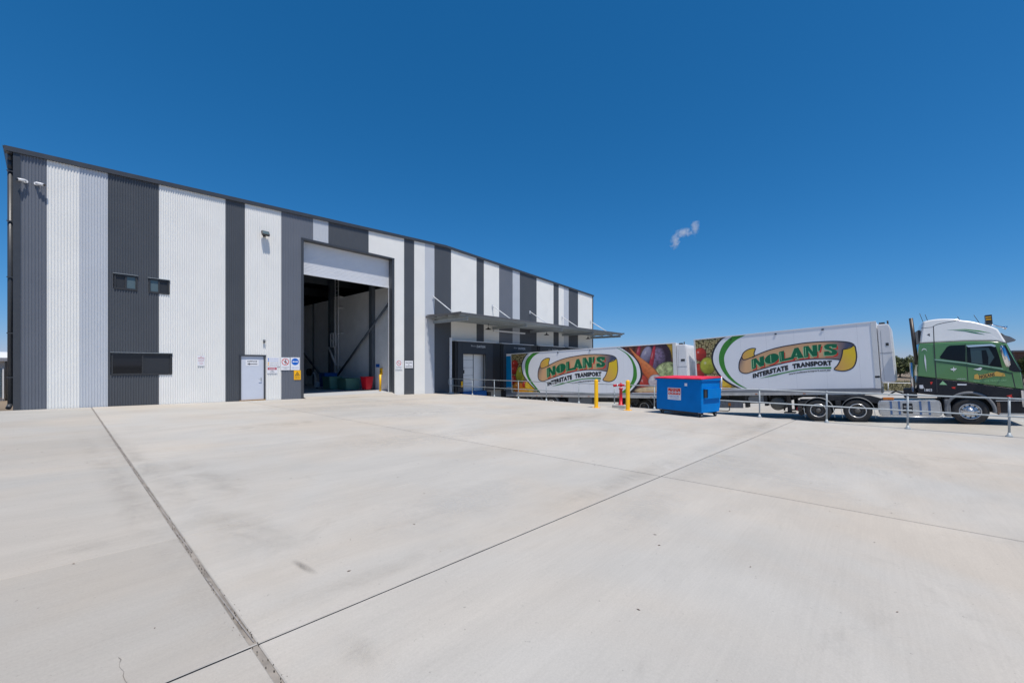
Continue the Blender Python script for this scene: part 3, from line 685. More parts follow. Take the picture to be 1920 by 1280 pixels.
bm = B(); box(bm, -.31, .31, -.003, .003, -.012, 0); box(bm, -.31, .31, -.003, .003, .46, .472); obj('border', bm, BLACKP, s)

# floodlight, cameras, small box, pendant lamps
fl = empty('floodlight', (6.88, D - .01, 7.75), label='black floodlight on a bracket high on the white stripe above the office door', cat='floodlight')
bm = B(); box(bm, -.16, .16, -.24, -.13, .02, .26, .015); bmesh.ops.rotate(bm, verts=bm.verts[:], cent=(0, -.18, .14), matrix=Matrix.Rotation(R(-35), 3, 'X')); obj('housing', bm, PLAST, fl)
bm = B(); box(bm, -.13, .13, -.245, -.241, .05, .23); bmesh.ops.rotate(bm, verts=bm.verts[:], cent=(0, -.18, .14), matrix=Matrix.Rotation(R(-35), 3, 'X')); obj('lens', bm, GLASSG, fl)
bm = B(); tube(bm, (0, 0, .1), (0, -.15, .1), .02); box(bm, -.06, .06, -.02, .0, .02, .18); obj('bracket', bm, PLAST, fl)
for nm, xx, sx, lb in (('security_camera', -.46, -1, 'white bullet camera pointing left below the roof corner'), ('security_camera', -.22, 1, 'white bullet camera pointing right below the roof corner')):
    c_ = empty(nm, (xx, D - .01, 7.93), label=lb, cat='camera', group='security cameras at the roof corner')
    bm = B(); tube(bm, (0, -.10, 0), (sx * .17, -.17, -.03), .045, 12); obj('body', bm, WPAINT, c_)
    bm = B(); tube(bm, (sx * .165, -.168, -.03), (sx * .20, -.185, -.035), .04, 12); obj('lens', bm, PLAST, c_)
    bm = B(); tube(bm, (0, 0, 0), (0, -.12, 0), .03, 10); tube(bm, (0, .0, 0), (0, -.02, 0), .06, 12); obj('mount', bm, WPAINT, c_)
sb = empty('siren_box', (6.87, D - .01, 2.70), label='small grey wall sensor box above the right of the office door', cat='sensor')
bm = B(); box(bm, -.045, .045, -.08, 0, 0, .15, .01); obj('housing', bm, GRPL, sb); cbox('sensor_lens', -.03, .03, -.085, -.081, .02, .06, PLAST, sb)
pl0 = empty('pendant_lamp', (20.84, 20.5, 4.2), label='black dish lamp hanging under the left end of the canopy', cat='lamp', group='dish lamps under the dock canopy')
bm = B(); lathe(bm, [(.02, .16), (.05, .14), (.06, .08), (.24, .0), (.23, -.01)], 20, 'z'); obj('shade', bm, PLAST, pl0)
bm = B(); tube(bm, (0, 0, .15), (0, 0, .42), .015, 8); obj('stem', bm, PLAST, pl0)
for x, lb in ((27.86, 'black dish lamp hanging under the middle of the canopy'), (34.6, 'black dish lamp hanging under the far right end of the canopy')):
    c_ = copy_tree(pl0); c_.location = (x, 20.5, 4.2); c_['label'] = lb

# ------------------------------------------------------------------ inside the roller door
def wheelie(name, loc, rz, m, label, s=1.):
    e = empty(name, loc, rz, label, 'bin')
    bm = B(); a = [bm.verts.new(p) for p in ((-.24, -.27, .08), (.24, -.27, .08), (.24, .27, .08), (-.24, .27, .08))]; b_ = [bm.verts.new(p) for p in ((-.30, -.36, .98), (.30, -.36, .98), (.30, .36, .98), (-.30, .36, .98))]
    bm.faces.new(a[::-1]); bm.faces.new(b_); [bm.faces.new((a[i], a[(i + 1) % 4], b_[(i + 1) % 4], b_[i])) for i in range(4)]
    bmesh.ops.bevel(bm, geom=bm.edges[:], offset=.03, segments=2, affect='EDGES'); obj('body', bm, m, e)
    bm = B(); box(bm, -.33, .33, -.40, .40, .985, 1.04, .02); tube(bm, (-.28, .42, 1.0), (.28, .42, 1.0), .02); obj('lid', bm, m, e)
    for sx in (-1, 1):
        bm = B(); tube(bm, (sx * .22, .28, .1), (sx * .28, .28, .1), .1, 16); obj('wheel', bm, RUB, e)
    e.scale = (.86, .86, .86); return e
wheelie('wheelie_bin', (13.85, 24.75, 0), R(-80), RED, 'red wheelie bin just inside the open roller door')
def crate(x, y, w, d, h, m, label, rz=0):
    e = empty('storage_bin', (x, y, 0), rz, label, 'bin', 'green bins inside the door')
    bm = B(); t = .03; a = [(-w / 2 + .04, -d / 2 + .04), (w / 2 - .04, -d / 2 + .04), (w / 2 - .04, d / 2 - .04), (-w / 2 + .04, d / 2 - .04)]; b_ = [(-w / 2, -d / 2), (w / 2, -d / 2), (w / 2, d / 2), (-w / 2, d / 2)]
    A = [bm.verts.new((p[0], p[1], .02)) for p in a]; C = [bm.verts.new((p[0], p[1], h)) for p in b_]; bm.faces.new(A[::-1]); bm.faces.new(C); [bm.faces.new((A[i], A[(i + 1) % 4], C[(i + 1) % 4], C[i])) for i in range(4)]
    bmesh.ops.bevel(bm, geom=bm.edges[:], offset=.03, segments=2, affect='EDGES'); obj('tub', bm, m, e)
    bm = B(); box(bm, -w / 2 - .03, w / 2 + .03, -d / 2 - .03, d / 2 + .03, h + .002, h + .05, .012); obj('rim', bm, m, e); return e
crate(12.9, 27.6, .9, 1.1, .82, GBIN, 'green plastic bin nearest the ladder inside the roller door'); crate(13.4, 26.3, 1.0, 1.2, .72, GBIN, 'green plastic bin next to the red wheelie bin inside')
e = crate(13.2, 28.9, .9, .9, 1.05, BLUED, 'dark blue box behind the green bins inside the warehouse'); e['group'] = 'boxes inside the door'; e['category'] = 'box'
# ladder with cage rails
la = empty('access_ladder', (14.3, 29.9, 0), label='tall galvanised access ladder with rest gate against the interior wall', cat='ladder')
for sy in (-.25, .25):
    bm = B(); tube(bm, (0, sy, .9), (0, sy, 8.6), .045, 8); obj('rail', bm, WPAINT, la)
bm = B(); z = 1.2
while z < 8.5: tube(bm, (0, -.25, z), (0, .25, z), .014, 6); z += .3
obj('rungs', bm, WPAINT, la)
for z in (1.6, 4.0, 5.9, 6.7):
    bm = B(); box(bm, 0, .3, -.45, .45, z, z + .05); obj('stay', bm, WPAINT, la)
bm = B()
for a_, b_ in (((-.25, -.35, 3.0), (-.25, .45, 3.0)), ((-.25, -.35, 4.0), (-.25, .45, 4.0)), ((-.25, -.35, 3.0), (-.25, -.35, 4.0)), ((-.25, .45, 3.0), (-.25, .45, 4.0)), ((-.25, .05, 3.0), (-.25, .05, 4.0)), ((-.25, -.35, 3.5), (-.25, .45, 3.5))): tube(bm, a_, b_, .045, 8)
obj('gate', bm, WPAINT, la)
bm = B(); tube(bm, (-.2, .9, 3.0), (-.05, .0, 1.6), .065, 8); obj('prop', bm, WPAINT, la)
hr = empty('hose_reel', (14.46, 34.9, .72), label='black hose reel on the dim interior wall', cat='hose reel')
bm = B(); lathe(bm, [(.08, 0), (.30, 0), (.30, .06), (.12, .06), (.12, .16), (.30, .16), (.30, .22), (.08, .22)], 20, 'x', (-.22, 0, .35)); obj('drum', fin(bm), PLAST, hr); cbox('bracket', -.0, .14, -.05, .05, .2, .5, PLAST, hr)
ib = empty('bollard', (13.95, 23.3, 0), label='yellow bollard inside the roller door by the right jamb', cat='bollard')
bm = B(); tube(bm, (0, 0, 0), (0, 0, 1.05), .065, 14); obj('post', bm, YEL, ib)
fe = empty('extinguisher_sign', (14.60, 25.6, 1.3), label='small red fire point sign on the interior column', cat='sign'); cbox('plate', -.02, .0, -.12, .12, 0, .38, RED, fe)
fb = empty('call_box', (14.60, 24.2, 1.0), label='yellow control box on the interior wall', cat='control box'); cbox('housing', -.1, .0, -.1, .1, 0, .45, YEL, fb); cbox('button', -.115, -.1, -.04, .04, .2, .28, PLAST, fb)
ns = empty('wall_notice', (14.60, 24.7, 1.5), label='small pale blue notice on the interior wall', cat='sign'); cbox('plate', -.01, .0, -.22, .22, 0, .22, BLUEP, ns)
pj = empty('pallet_jack', (12.9, 29.2, 0), R(200), 'pale hand pallet jack standing by the ladder', 'pallet jack')
bm = B(); box(bm, -.27, -.11, -.2, 1.0, .07, .12); box(bm, .11, .27, -.2, 1.0, .07, .12); box(bm, -.27, .27, -.45, -.2, .07, .45, .02); obj('forks', bm, GALVW, pj)
bm = B(); tube(bm, (0, -.45, .4), (0, -.75, 1.1), .03); tube(bm, (-.15, -.75, 1.1), (.15, -.75, 1.1), .025); obj('handle', bm, GALVW, pj)
bm = B(); tube(bm, (-.06, -.45, .09), (.06, -.45, .09), .09, 14); obj('wheel', bm, RUB, pj)

# ------------------------------------------------------------------ handrail
PY = [-6.6, -4.65, -2.71, -.84, 1.03, 2.93, 4.87, 6.84, 8.75, 10.72, 12.8, 14.85, 16.85, 18.9, 20.95]
hrl = empty('handrail', (edgeX(2), 2, gz(edgeX(2))), label='galvanised two rail pipe handrail along the edge of the hardstand', cat='handrail')
HX, HZ = edgeX(2), gz(edgeX(2))
def hp(y, h): return (edgeX(y) - HX, y - 2, gz(edgeX(y)) - HZ + h)
bm = B(); tube(bm, (0, 0, .012), (0, 0, 1.0), .024, 12); lathe(bm, [(.001, .012), (.07, .012), (.07, .024), (.04, .05), (.028, .11), (.024, .11)], 14, 'z')
bmesh.ops.create_uvsphere(bm, u_segments=12, v_segments=8, radius=.036, matrix=Matrix.Translation((0, 0, .985))); bmesh.ops.create_uvsphere(bm, u_segments=12, v_segments=8, radius=.036, matrix=Matrix.Translation((0, 0, .53)))
bmesh.ops.create_cone(bm, cap_ends=True, segments=16, radius1=.075, radius2=.075, depth=.012, matrix=Matrix.Translation((0, 0, .006)))
p0 = obj('post', bm, GALV, hrl); p0.location = hp(PY[0], 0)
for y in PY[1:]: c_ = p0.copy(); COL.objects.link(c_); c_.parent = hrl; c_.location = hp(y, 0)
bm = B(); tube(bm, hp(-6.6, .985), hp(21.2, .985), .021, 12); obj('top_rail', bm, GALV, hrl)
bm = B(); tube(bm, hp(-6.6, .53), hp(21.2, .53), .021, 12); obj('mid_rail', bm, GALV, hrl)
bm = B(); path(bm, [hp(21.2, .985), hp(21.4, .93), hp(21.45, .76), hp(21.4, .58), hp(21.2, .53)], .021); obj('end_loop', bm, GALV, hrl)

# ------------------------------------------------------------------ bollards, hydrant, bin
def bollard(x, y, label):
    e = empty('bollard', (x, y, gz(x)), label=label, cat='bollard', group='yellow bollards guarding the hydrant')
    bm = B(); lathe(bm, [(.085, .0), (.085, 1.16), (.080, 1.19), (.066, 1.212), (.04, 1.225), (.001, 1.23)], 20, 'z'); obj('post', bm, YEL, e)
    bm = B(); box(bm, -.13, .13, -.13, .13, .0, .014, .002)
    for a in (-1, 1):
        for b_ in (-1, 1): tube(bm, (a * .105, b_ * .105, .014), (a * .105, b_ * .105, .03), .012, 6)
    obj('base_plate', bm, YEL, e); return e
bollard(15.69, 8.89, 'yellow bollard left of the red hydrant'); bollard(15.62, 7.40, 'yellow bollard between the red hydrant and the blue bin')
hx, hy = 16.42, 8.1
hd = empty('hydrant', (hx, hy, gz(hx)), label='red twin outlet fire hydrant standing on a concrete pad between the bollards', cat='hydrant')
cbox('pad', -.24, .24, -.3, .3, 0, .13, CONCW, hd, .01)
bm = B(); lathe(bm, [(.13, .13), (.13, .15), (.065, .16), (.065, .80), (.09, .81), (.09, .86), (.06, .87), (.06, .93)], 18, 'z'); obj('riser', bm, RED, hd)
bm = B(); tube(bm, (0, 0, .87), (0, 0, .90), .072, 16); obj('collar', bm, WPAINT, hd)
dv = Vector((.66, -.75, 0))
bm = B(); tube(bm, -dv * .22 + Vector((0, 0, .98)), dv * .22 + Vector((0, 0, .98)), .04, 14); tube(bm, (0, 0, .92), (0, 0, 1.06), .06, 14); tube(bm, (0, 0, 1.06), (0, 0, 1.09), .03, 8); obj('tee', bm, RED, hd)
for sg in (-1, 1):
    bm = B(); tube(bm, dv * sg * .22 + Vector((0, 0, .98)), dv * sg * .31 + Vector((0, 0, .96)), .055, 14); tube(bm, dv * sg * .31 + Vector((0, 0, .96)), dv * sg * .33 + Vector((0, 0, .955)), .05, 8); obj('cap', bm, RED, hd)
    bm = B(); tube(bm, dv * sg * .15 + Vector((0, 0, .98)), dv * sg * .18 + Vector((0, 0, .98)), .062, 14); obj('coupling_ring', bm, WPAINT, hd)

# blue front lift bin. local x: left->right along the front face, local y: into the bin
bl, br_ = Vector((15.47, 6.15, 0)), Vector((14.92, 4.36, 0)); fx = (br_ - bl).normalized(); fy = Vector((-fx.y, fx.x, 0))
if fy.x < 0: fy = -fy
M_ = Matrix((( fx.x, fy.x, 0, bl.x), (fx.y, fy.y, 0, bl.y), (0, 0, 1, gz(15.3)), (0, 0, 0, 1)))
wb = empty('waste_bin', label='blue steel wheeled skip bin with a red lid beside the handrail', cat='skip bin', mtx=M_)
W = (br_ - bl).length
bm = B()
prof_ = [(0, .17), (1.05, .17), (1.12, .45), (1.12, 1.36), (.0, 1.31), (-.02, .6)]
fs = prism(bm, [(b_, c_) for b_, c_ in prof_], 0, W, 'x'); fin(bm)
for v in bm.verts:
    pass
bmesh.ops.bevel(bm, geom=bm.edges[:], offset=.012, segments=2, affect='EDGES'); obj('body', bm, BLUEB, wb)
bm = B(); box(bm, -.04, W + .04, -.05, .0, 1.27, 1.325, .008); box(bm, -.04, -.003, 0, 1.14, 1.28, 1.37, .008); box(bm, W + .003, W + .04, 0, 1.14, 1.28, 1.37, .008); obj('rim', bm, BLUEB, wb)
for k_ in range(2):
    a = -.06 + k_ * (W / 2 + .06); b_ = a + W / 2 + .055
    bm = B(); n = 8; g_ = []
    for i in range(n + 1):
        xx = a + (b_ - a) * i / n; zo = .006 * math.sin(i * 1.9 + k_)
        g_.append([bm.verts.new((xx, -.09, 1.335)), bm.verts.new((xx, -.09, 1.36 + zo)), bm.verts.new((xx, .4, 1.395 + zo)), bm.verts.new((xx, 1.16, 1.425 + zo * .4)), bm.verts.new((xx, 1.16, 1.39))])
    for A, C in zip(g_, g_[1:]):
        for i in range(5): bm.faces.new((A[i], A[(i + 1) % 5], C[(i + 1) % 5], C[i]))
    bm.faces.new(g_[0]); bm.faces.new(g_[-1][::-1]); obj('lid', fin(bm), REDL, wb)
for sg_ in (1, -1):   # fork pockets on both ends
    X_ = lambda d: (W + d) if sg_ > 0 else -d
    bm = B()
    for a, b_, c, d, e, f in ((.002, .075, .10, 1.04, .985, 1.005), (.002, .075, .10, 1.04, .665, .685), (.06, .075, .26, 1.04, .685, .985)):
        xs2 = sorted((X_(a), X_(b_))); box(bm, xs2[0], xs2[1], c, d, e, f)
    obj('fork_pocket', bm, BLUEB, wb)
    xs2 = sorted((X_(.004), X_(.05))); bm = B(); box(bm, xs2[0], xs2[1], .11, .25, .69, .98); obj('pocket_opening', bm, PLAST, wb)
bm = B(); tube(bm, (W + .05, 1.1, 1.05), (W + .05, 1.1, 1.42), .028, 8); tube(bm, (W + .05, 1.1, .9), (W + .05, 1.1, 1.05), .02, 8); obj('lid_strut', bm, GALVW, wb)
bm = B(); box(bm, .05, W - .05, .1, .18, .10, .168); box(bm, .05, W - .05, .9, .98, .10, .168); obj('skid', bm, CHAS, wb)
for (cx_, cy_) in ((.12, .14), (W - .14, .14), (.12, .98), (W - .14, .98)):
    cst = B(); box(cst, cx_ - .05, cx_ + .05, cy_ - .05, cy_ + .05, .145, .168); box(cst, cx_ - .045, cx_ - .035, cy_ - .02, cy_ + .07, .05, .145); box(cst, cx_ + .035, cx_ + .045, cy_ - .02, cy_ + .07, .05, .145)
    co = obj('caster', cst, GALV, wb); bm = B(); tube(bm, (cx_ - .03, cy_ + .04, .075), (cx_ + .03, cy_ + .04, .075), .074, 16); obj('wheel', bm, RUB, co)
# printed notice on the bin
pn = cbox('notice', .52, 1.08, -.026, -.022, .56, 1.00, WHITEP, wb, label='red and white printed notice')
pg([(.54, .75), (1.06, .75), (1.06, .98), (.54, .98)], -.0275, REDP, pn, 'header')
text_rect('GENERAL WASTE', .64, .96, .925, .955, -.029, WHITEP, pn, .01)
for k_ in range(4): disc(.60 + .13 * k_, .835, .048, -.029, WHITEP, pn, 'symbol', 16); pg([(.58 + .13 * k_, .81), (.62 + .13 * k_, .81), (.61 + .13 * k_, .86), (.59 + .13 * k_, .86)], -.0305, PINKP, pn, 'mark')
text_rect('1300 763 783', .60, 1.0, .67, .71, -.028, BLUEP, pn, .01)
for z in (.60, .635): pg([(.62, z), (1.0, z), (1.0, z + .008), (.62, z + .008)], -.028, BLUEP, pn, 'text_line')
cbox('sticker', 1.22, 1.32, -.012, -.006, 1.08, 1.18, WHITEP, wb)

# ------------------------------------------------------------------ wheels
def wheel_mesh_tyre(r=.51, w=.29):
    bm = B(); lathe(bm, [(r * .60, 0.02), (r * .66, .0), (r * .86, .0), (r * .95, .02), (r, .05), (r, w - .05), (r * .95, w - .02), (r * .62, w), (r * .60, w - .02)], 48)
    for i in range(48):
        pass
    me = bpy.data.meshes.new('tyre'); fin(bm).to_mesh(me); bm.free(); me.materials.append(RUB); return me
def rim_mesh(front):
    bm = B(); R_ = .51 * .60
    if front: pr = [(R_ + .006, .025), (R_ + .006, .005), (R_ - .02, .0), (R_ - .03, .03), (R_ - .035, .06), (.17, .02), (.155, -.015), (.11, -.02), (.10, -.05), (.06, -.065), (.0015, -.065)]
    else: pr = [(R_ + .006, .025), (R_ + .006, .005), (R_ - .02, .0), (R_ - .03, .05), (R_ - .05, .12), (.18, .15), (.12, .14), (.11, .05), (.10, .02), (.06, .0), (.0015, .0)]
    lathe(bm, pr, 40)
    me = bpy.data.meshes.new('rim'); fin(bm).to_mesh(me); bm.free(); me.materials.append(ALU if front else RIMD); return me
def holes_mesh(front):
    bm = B(); n = 10
    for i in range(n):
        t = 2 * math.pi * (i + .5) / n; rr = .225 if front else .225; y = .037 if front else .125
        tube(bm, (rr * math.cos(t), y + .02, rr * math.sin(t)), (rr * math.cos(t), y - .012, rr * math.sin(t)), .026 if front else .03, 10)
    me = bpy.data.meshes.new('hand_holes'); bm.to_mesh(me); bm.free(); me.materials.append(PLAST); return me
def nuts_mesh(front):
    bm = B()
    for i in range(10):
        t = 2 * math.pi * i / 10; rr = .155 if front else .15; y = -.015 if front else .145
        tube(bm, (rr * math.cos(t), y, rr * math.sin(t)), (rr * math.cos(t), y - .04, rr * math.sin(t)), .016, 6)
    me = bpy.data.meshes.new('wheel_nuts'); bm.to_mesh(me); bm.free(); me.materials.append(CHROME if front else RUST); return me
RIMD = mat('dusty_rim', (.13, .125, .12, 1), .5, .3, var=.2, scale=8)
def ring_mesh():
    bm = B(); R_ = .51 * .60; lathe(bm, [(R_ + .012, .02), (R_ + .012, -.004), (R_ - .022, -.006), (R_ - .03, .03)], 40); me = bpy.data.meshes.new('rim_ring'); fin(bm).to_mesh(me); bm.free(); me.materials.append(ALU); return me
RG = ring_mesh()
TY = wheel_mesh_tyre(); RM = {k: rim_mesh(k) for k in (0, 1)}; HM = {k: holes_mesh(k) for k in (0, 1)}; NM = {k: nuts_mesh(k) for k in (0, 1)}
def wheel(parent, x, z, lat, front=0, flip=False, label=None):
    w_ = link('wheel', TY, parent); w_.location = (x, lat, z)
    if flip: w_.rotation_euler = (0, 0, math.pi)
    for nm, me in (('rim', RM[front]), ('hand_holes', HM[front]), ('wheel_nuts', NM[front])) + ((('rim_ring', RG),) if not front else ()): link(nm, me, w_)
    return w_
def axle(parent, x, z, front=0, W=2.5, dual=True):
    wheel(parent, x, z, .0, front); wheel(parent, x, z, W, front, True)
    if dual: wheel(parent, x, z, .33, 0); wheel(parent, x, z, W - .33, 0, True)
    bm = B(); tube(bm, (x, .2, z), (x, W - .2, z), .07, 10); obj('axle', bm, CHAS, parent)
def guard(parent, x, z, r=.58, a0=8, a1=172, lat0=-.01, lat1=.62, m=None):
    bm = B(); n = 14; A = []
    for i in range(n + 1):
        t = R(a0 + (a1 - a0) * i / n); A.append([bm.verts.new((x + rr * math.cos(t), y, z + rr * math.sin(t))) for rr, y in ((r, lat0), (r + .018, lat0), (r + .018, lat1), (r, lat1))])
    for p, q in zip(A, A[1:]):
        for i in range(4): bm.faces.new((p[i], p[(i + 1) % 4], q[(i + 1) % 4], q[i])).smooth = True
    return obj('mudguard', fin(bm), m or GRPL, parent)

def frameM(X, Y, Z, yaw, pit):
    d = Vector((math.sin(yaw) * math.cos(pit), -math.cos(yaw) * math.cos(pit), math.sin(pit))); s_ = Vector((math.cos(yaw), math.sin(yaw), 0)); u = d.cross(s_)
    return Matrix(((d.x, s_.x, u.x, X), (d.y, s_.y, u.y, Y), (d.z, s_.z, u.z, Z), (0, 0, 0, 1)))

# ------------------------------------------------------------------ trailer livery
def vprint(name, pts3, faces, cols, parent):
    me = bpy.data.meshes.new(name); me.from_pydata(pts3, [], faces); me.materials.append(PRINT)
    ca = me.color_attributes.new('print', 'FLOAT_COLOR', 'POINT')
    for i, c in enumerate(cols): ca.data[i].color = (c[0], c[1], c[2], 1)
    me.update(); return link(name, me, parent)
def strip_print(name, top, bot, lat, colf, parent, n=60):
    # surface between two polylines resampled to n stations
    def rs(P):
        P = smooth_pts(P, 5); L_ = [0]
        for a, b_ in zip(P, P[1:]): L_.append(L_[-1] + math.dist(a, b_))
        out = []
        for i in range(n + 1):
            t = L_[-1] * i / n; k = 0
            while k < len(L_) - 2 and L_[k + 1] < t: k += 1
            f = (t - L_[k]) / max(1e-9, L_[k + 1] - L_[k]); out.append((P[k][0] + (P[k + 1][0] - P[k][0]) * f, P[k][1] + (P[k + 1][1] - P[k][1]) * f))
        return out
    A, C = rs(top), rs(bot); pts = []; cols = []; m = 6
    for i in range(n + 1):
        for j in range(m + 1):
            f = j / m; pts.append((A[i][0] * (1 - f) + C[i][0] * f, lat, A[i][1] * (1 - f) + C[i][1] * f)); cols.append(colf(i / n, f))
    fs = [(i * (m + 1) + j, i * (m + 1) + j + 1, (i + 1) * (m + 1) + j + 1, (i + 1) * (m + 1) + j) for i in range(n) for j in range(m)]
    return vprint(name, pts, fs, cols, parent)
def line_print(pts, w, lat, m, parent, closed=False, name='outline'):
    P = smooth_pts(pts, 5, closed); bm = B(); A = []
    N_ = len(P)
    for i in range(N_):
        a = Vector(P[(i - 1) % N_] if closed else P[max(0, i - 1)]); b_ = Vector(P[(i + 1) % N_] if closed else P[min(N_ - 1, i + 1)]); d = (b_ - a)
        d = d.normalized() if d.length > 1e-9 else Vector((1, 0)); nrm = Vector((-d.y, d.x)) * w / 2; c = Vector(P[i])
        A.append((bm.verts.new((c.x + nrm.x, lat, c.y + nrm.y)), bm.verts.new((c.x - nrm.x, lat, c.y - nrm.y))))
    for i in range(N_ if closed else N_ - 1): bm.faces.new((A[i][0], A[(i + 1) % N_][0], A[(i + 1) % N_][1], A[i][1]))
    return obj(name, bm, m, parent)
def mixc(a, b_, t): return tuple(a[i] + (b_[i] - a[i]) * t for i in range(3))
S = lambda *c: srgb(*c)[:3]
TAN, BRN, BLG = S(222, 176, 130), S(196, 150, 112), S(70, 78, 104)
YL, YD = S(232, 196, 40), S(218, 160, 100)

# glyph outlines in a unit box for the heavy display lettering
GL = {
 'N': [[(0, 0), (0, 1), (.36, 1), (.66, .42), (.66, 1), (1, 1), (1, 0), (.64, 0), (.34, .56), (.34, 0)]],
 'L': [[(0, 0), (0, 1), (.44, 1), (.44, .20), (1, .24), (1, 0)]],
 'A': [[(0, 0), (.38, 1), (.66, 1), (1, 0), (.60, 0), (.56, .16), (.33, .16), (.28, 0)]],
 "'": [[(.1, .0), (.2, 1), (1, 1), (.55, .0)]],
 'S': [[(0, .02), (0, .36), (.36, .36), (.44, .22), (.58, .22), (.60, .34), (.50, .42), (.14, .56), (.02, .72), (.06, .9), (.3, 1), (.72, 1), (1, .97), (1, .66), (.66, .66), (.60, .78), (.46, .79), (.42, .70), (.52, .62), (.86, .48), (1, .32), (.96, .12), (.74, .0), (.3, 0)]],
}
GL['O'] = [[(.5 + .5 * math.cos(t), .5 + .5 * math.sin(t)) for t in [2 * math.pi * i / 28 for i in range(28)]]]
LET = [('N', 2.94, 3.52), ('O', 3.55, 4.19), ('L', 4.22, 4.70), ('A', 4.66, 5.24), ('N', 5.26, 5.80), ("'", 5.82, 5.98), ('S', 6.06, 6.56)]
BASE = [(2.89, 1.10), (3.4, 1.25), (3.88, 1.37), (4.35, 1.45), (4.81, 1.52), (5.25, 1.57), (5.68, 1.60), (6.09, 1.60), (6.53, 1.59)]
TOP = [(2.95, 1.64), (3.43, 1.76), (3.91, 1.87), (4.38, 1.97), (4.84, 2.06), (5.28, 2.12), (5.71, 2.15), (6.12, 2.15), (6.56, 2.12)]
def logo(parent, mp, lat0):
    """the whole ribbon logo; mp maps the short trailer's side coordinates to this trailer's"""
    MP = lambda P: [mp(*p) for p in P]
    btop = [(2.98, 1.76), (3.44, 1.95), (3.93, 2.1), (4.4, 2.19), (4.85, 2.24), (5.29, 2.28), (5.72, 2.285), (6.13, 2.27), (6.53, 2.24), (6.84, 2.19), (7.06, 2.12), (7.19, 2.01)]
    bbot = [(2.91, .97), (3.39, 1.1), (3.88, 1.24), (4.35, 1.34), (4.8, 1.42), (5.24, 1.46), (5.67, 1.47), (6.08, 1.45), (6.4, 1.41), (6.63, 1.36), (6.72, 1.56), (6.78, 1.80)]
    y = lat0
    def cband(u, f):
        c = mixc(TAN, BRN, abs(f - .5)); 
        if u > .72: c = mixc(c, BLG, min(1, (u - .72) / .22))
        return c
    strip_print('ribbon_band', MP(btop), MP(bbot), y, cband, parent)
    lt = [(2.47, 1.82), (2.52, 1.66), (2.67, 1.65), (2.86, 1.71), (2.98, 1.76)]; lb = [(2.35, 1.57), (2.3, 1.28), (2.33, 1.05), (2.47, .93), (2.68, .9), (2.91, .97)]
    lt2 = [(2.47, 1.82), (2.55, 1.66), (2.70, 1.66), (2.86, 1.71), (2.985, 1.765)]
    strip_print('ribbon_roll', MP(lt2), MP([(2.44, 1.78), (2.31, 1.38), (2.33, 1.05), (2.52, .92), (2.70, .9), (2.91, .97)]), y - .0006, lambda u, f: mixc(BLG, TAN, min(1, max(0, u * 1.5 - (f - .5) * .3))), parent)
    fl_ = [(3.16, 2.2), (2.96, 2.22), (2.75, 2.15), (2.56, 2.01), (2.47, 1.82)]; fl2 = [(3.08, 1.79), (3.07, 1.92), (3.10, 2.08), (3.14, 2.16), (3.16, 2.2)][::-1]
    strip_print('ribbon_flap', MP(fl_), MP([(3.16, 2.2), (3.08, 2.02), (3.07, 1.79), (2.88, 1.72), (2.67, 1.65), (2.52, 1.66), (2.47, 1.82)]), y - .0012, lambda u, f: mixc(YL, YD, u), parent)
    strip_print('ribbon_tail', MP([(6.76, 1.83), (6.73, 1.63), (6.66, 1.38), (6.54, 1.12), (6.4, .92)]), MP([(7.19, 1.98), (7.235, 1.73), (7.24, 1.44), (7.18, 1.15), (7.07, .96), (6.88, .85), (6.66, .83), (6.4, .92)]), y - .0012, lambda u, f: mixc(YL, YD, min(1, max(0, u * 1.1 - .35 * f))), parent)
    K = mat('ribbon_outline', (.03, .03, .045, 1), .4); w = .052
    line_print(MP(btop), w, y - .0018, K, parent); line_print(MP(bbot[:10]), w, y - .0018, K, parent)
    line_print(MP([(3.16, 2.2), (2.96, 2.22), (2.75, 2.15), (2.56, 2.01), (2.47, 1.82), (2.35, 1.57), (2.3, 1.28), (2.33, 1.05), (2.47, .93), (2.68, .9), (2.91, .97)]), w, y - .0018, K, parent)
    line_print(MP([(2.47, 1.82), (2.52, 1.66), (2.67, 1.65), (2.88, 1.72), (3.08, 1.79), (3.07, 1.94), (3.16, 2.2)]), w, y - .0018, K, parent)
    line_print(MP([(6.76, 1.83), (7.01, 1.88), (7.19, 1.98), (7.235, 1.73), (7.24, 1.44), (7.18, 1.15), (7.07, .96), (6.88, .85), (6.66, .83), (6.4, .92), (6.54, 1.12), (6.66, 1.38), (6.73, 1.63), (6.76, 1.83)]), w, y - .0018, K, parent)
    # lettering, three printed layers
    for lay, (dx, dz, m) in enumerate(((.035, -.085, REDP), (-.035, -.035, GREENL), (.0, .0, GREENP))):
        for li, (ch, x0, x1) in enumerate(LET):
            bm = B()
            for out in GL[ch]:
                q = []
                for gx, gy in out:
                    x = x0 + (x1 - x0) * gx; zb, zt = interp(BASE, x), interp(TOP, x)
                    if ch == "'": zb = zb + (zt - zb) * .45
                    q.append((x + dx, zb + (zt - zb) * gy + dz))
                bm.faces.new([bm.verts.new((mp(*p)[0], y - .0024 - .0007 * lay - .0003 * (li % 2), mp(*p)[1])) for p in q])
            bm.normal_update(); bmesh.ops.triangulate(bm, faces=bm.faces[:]); obj('letter', bm, m, parent)
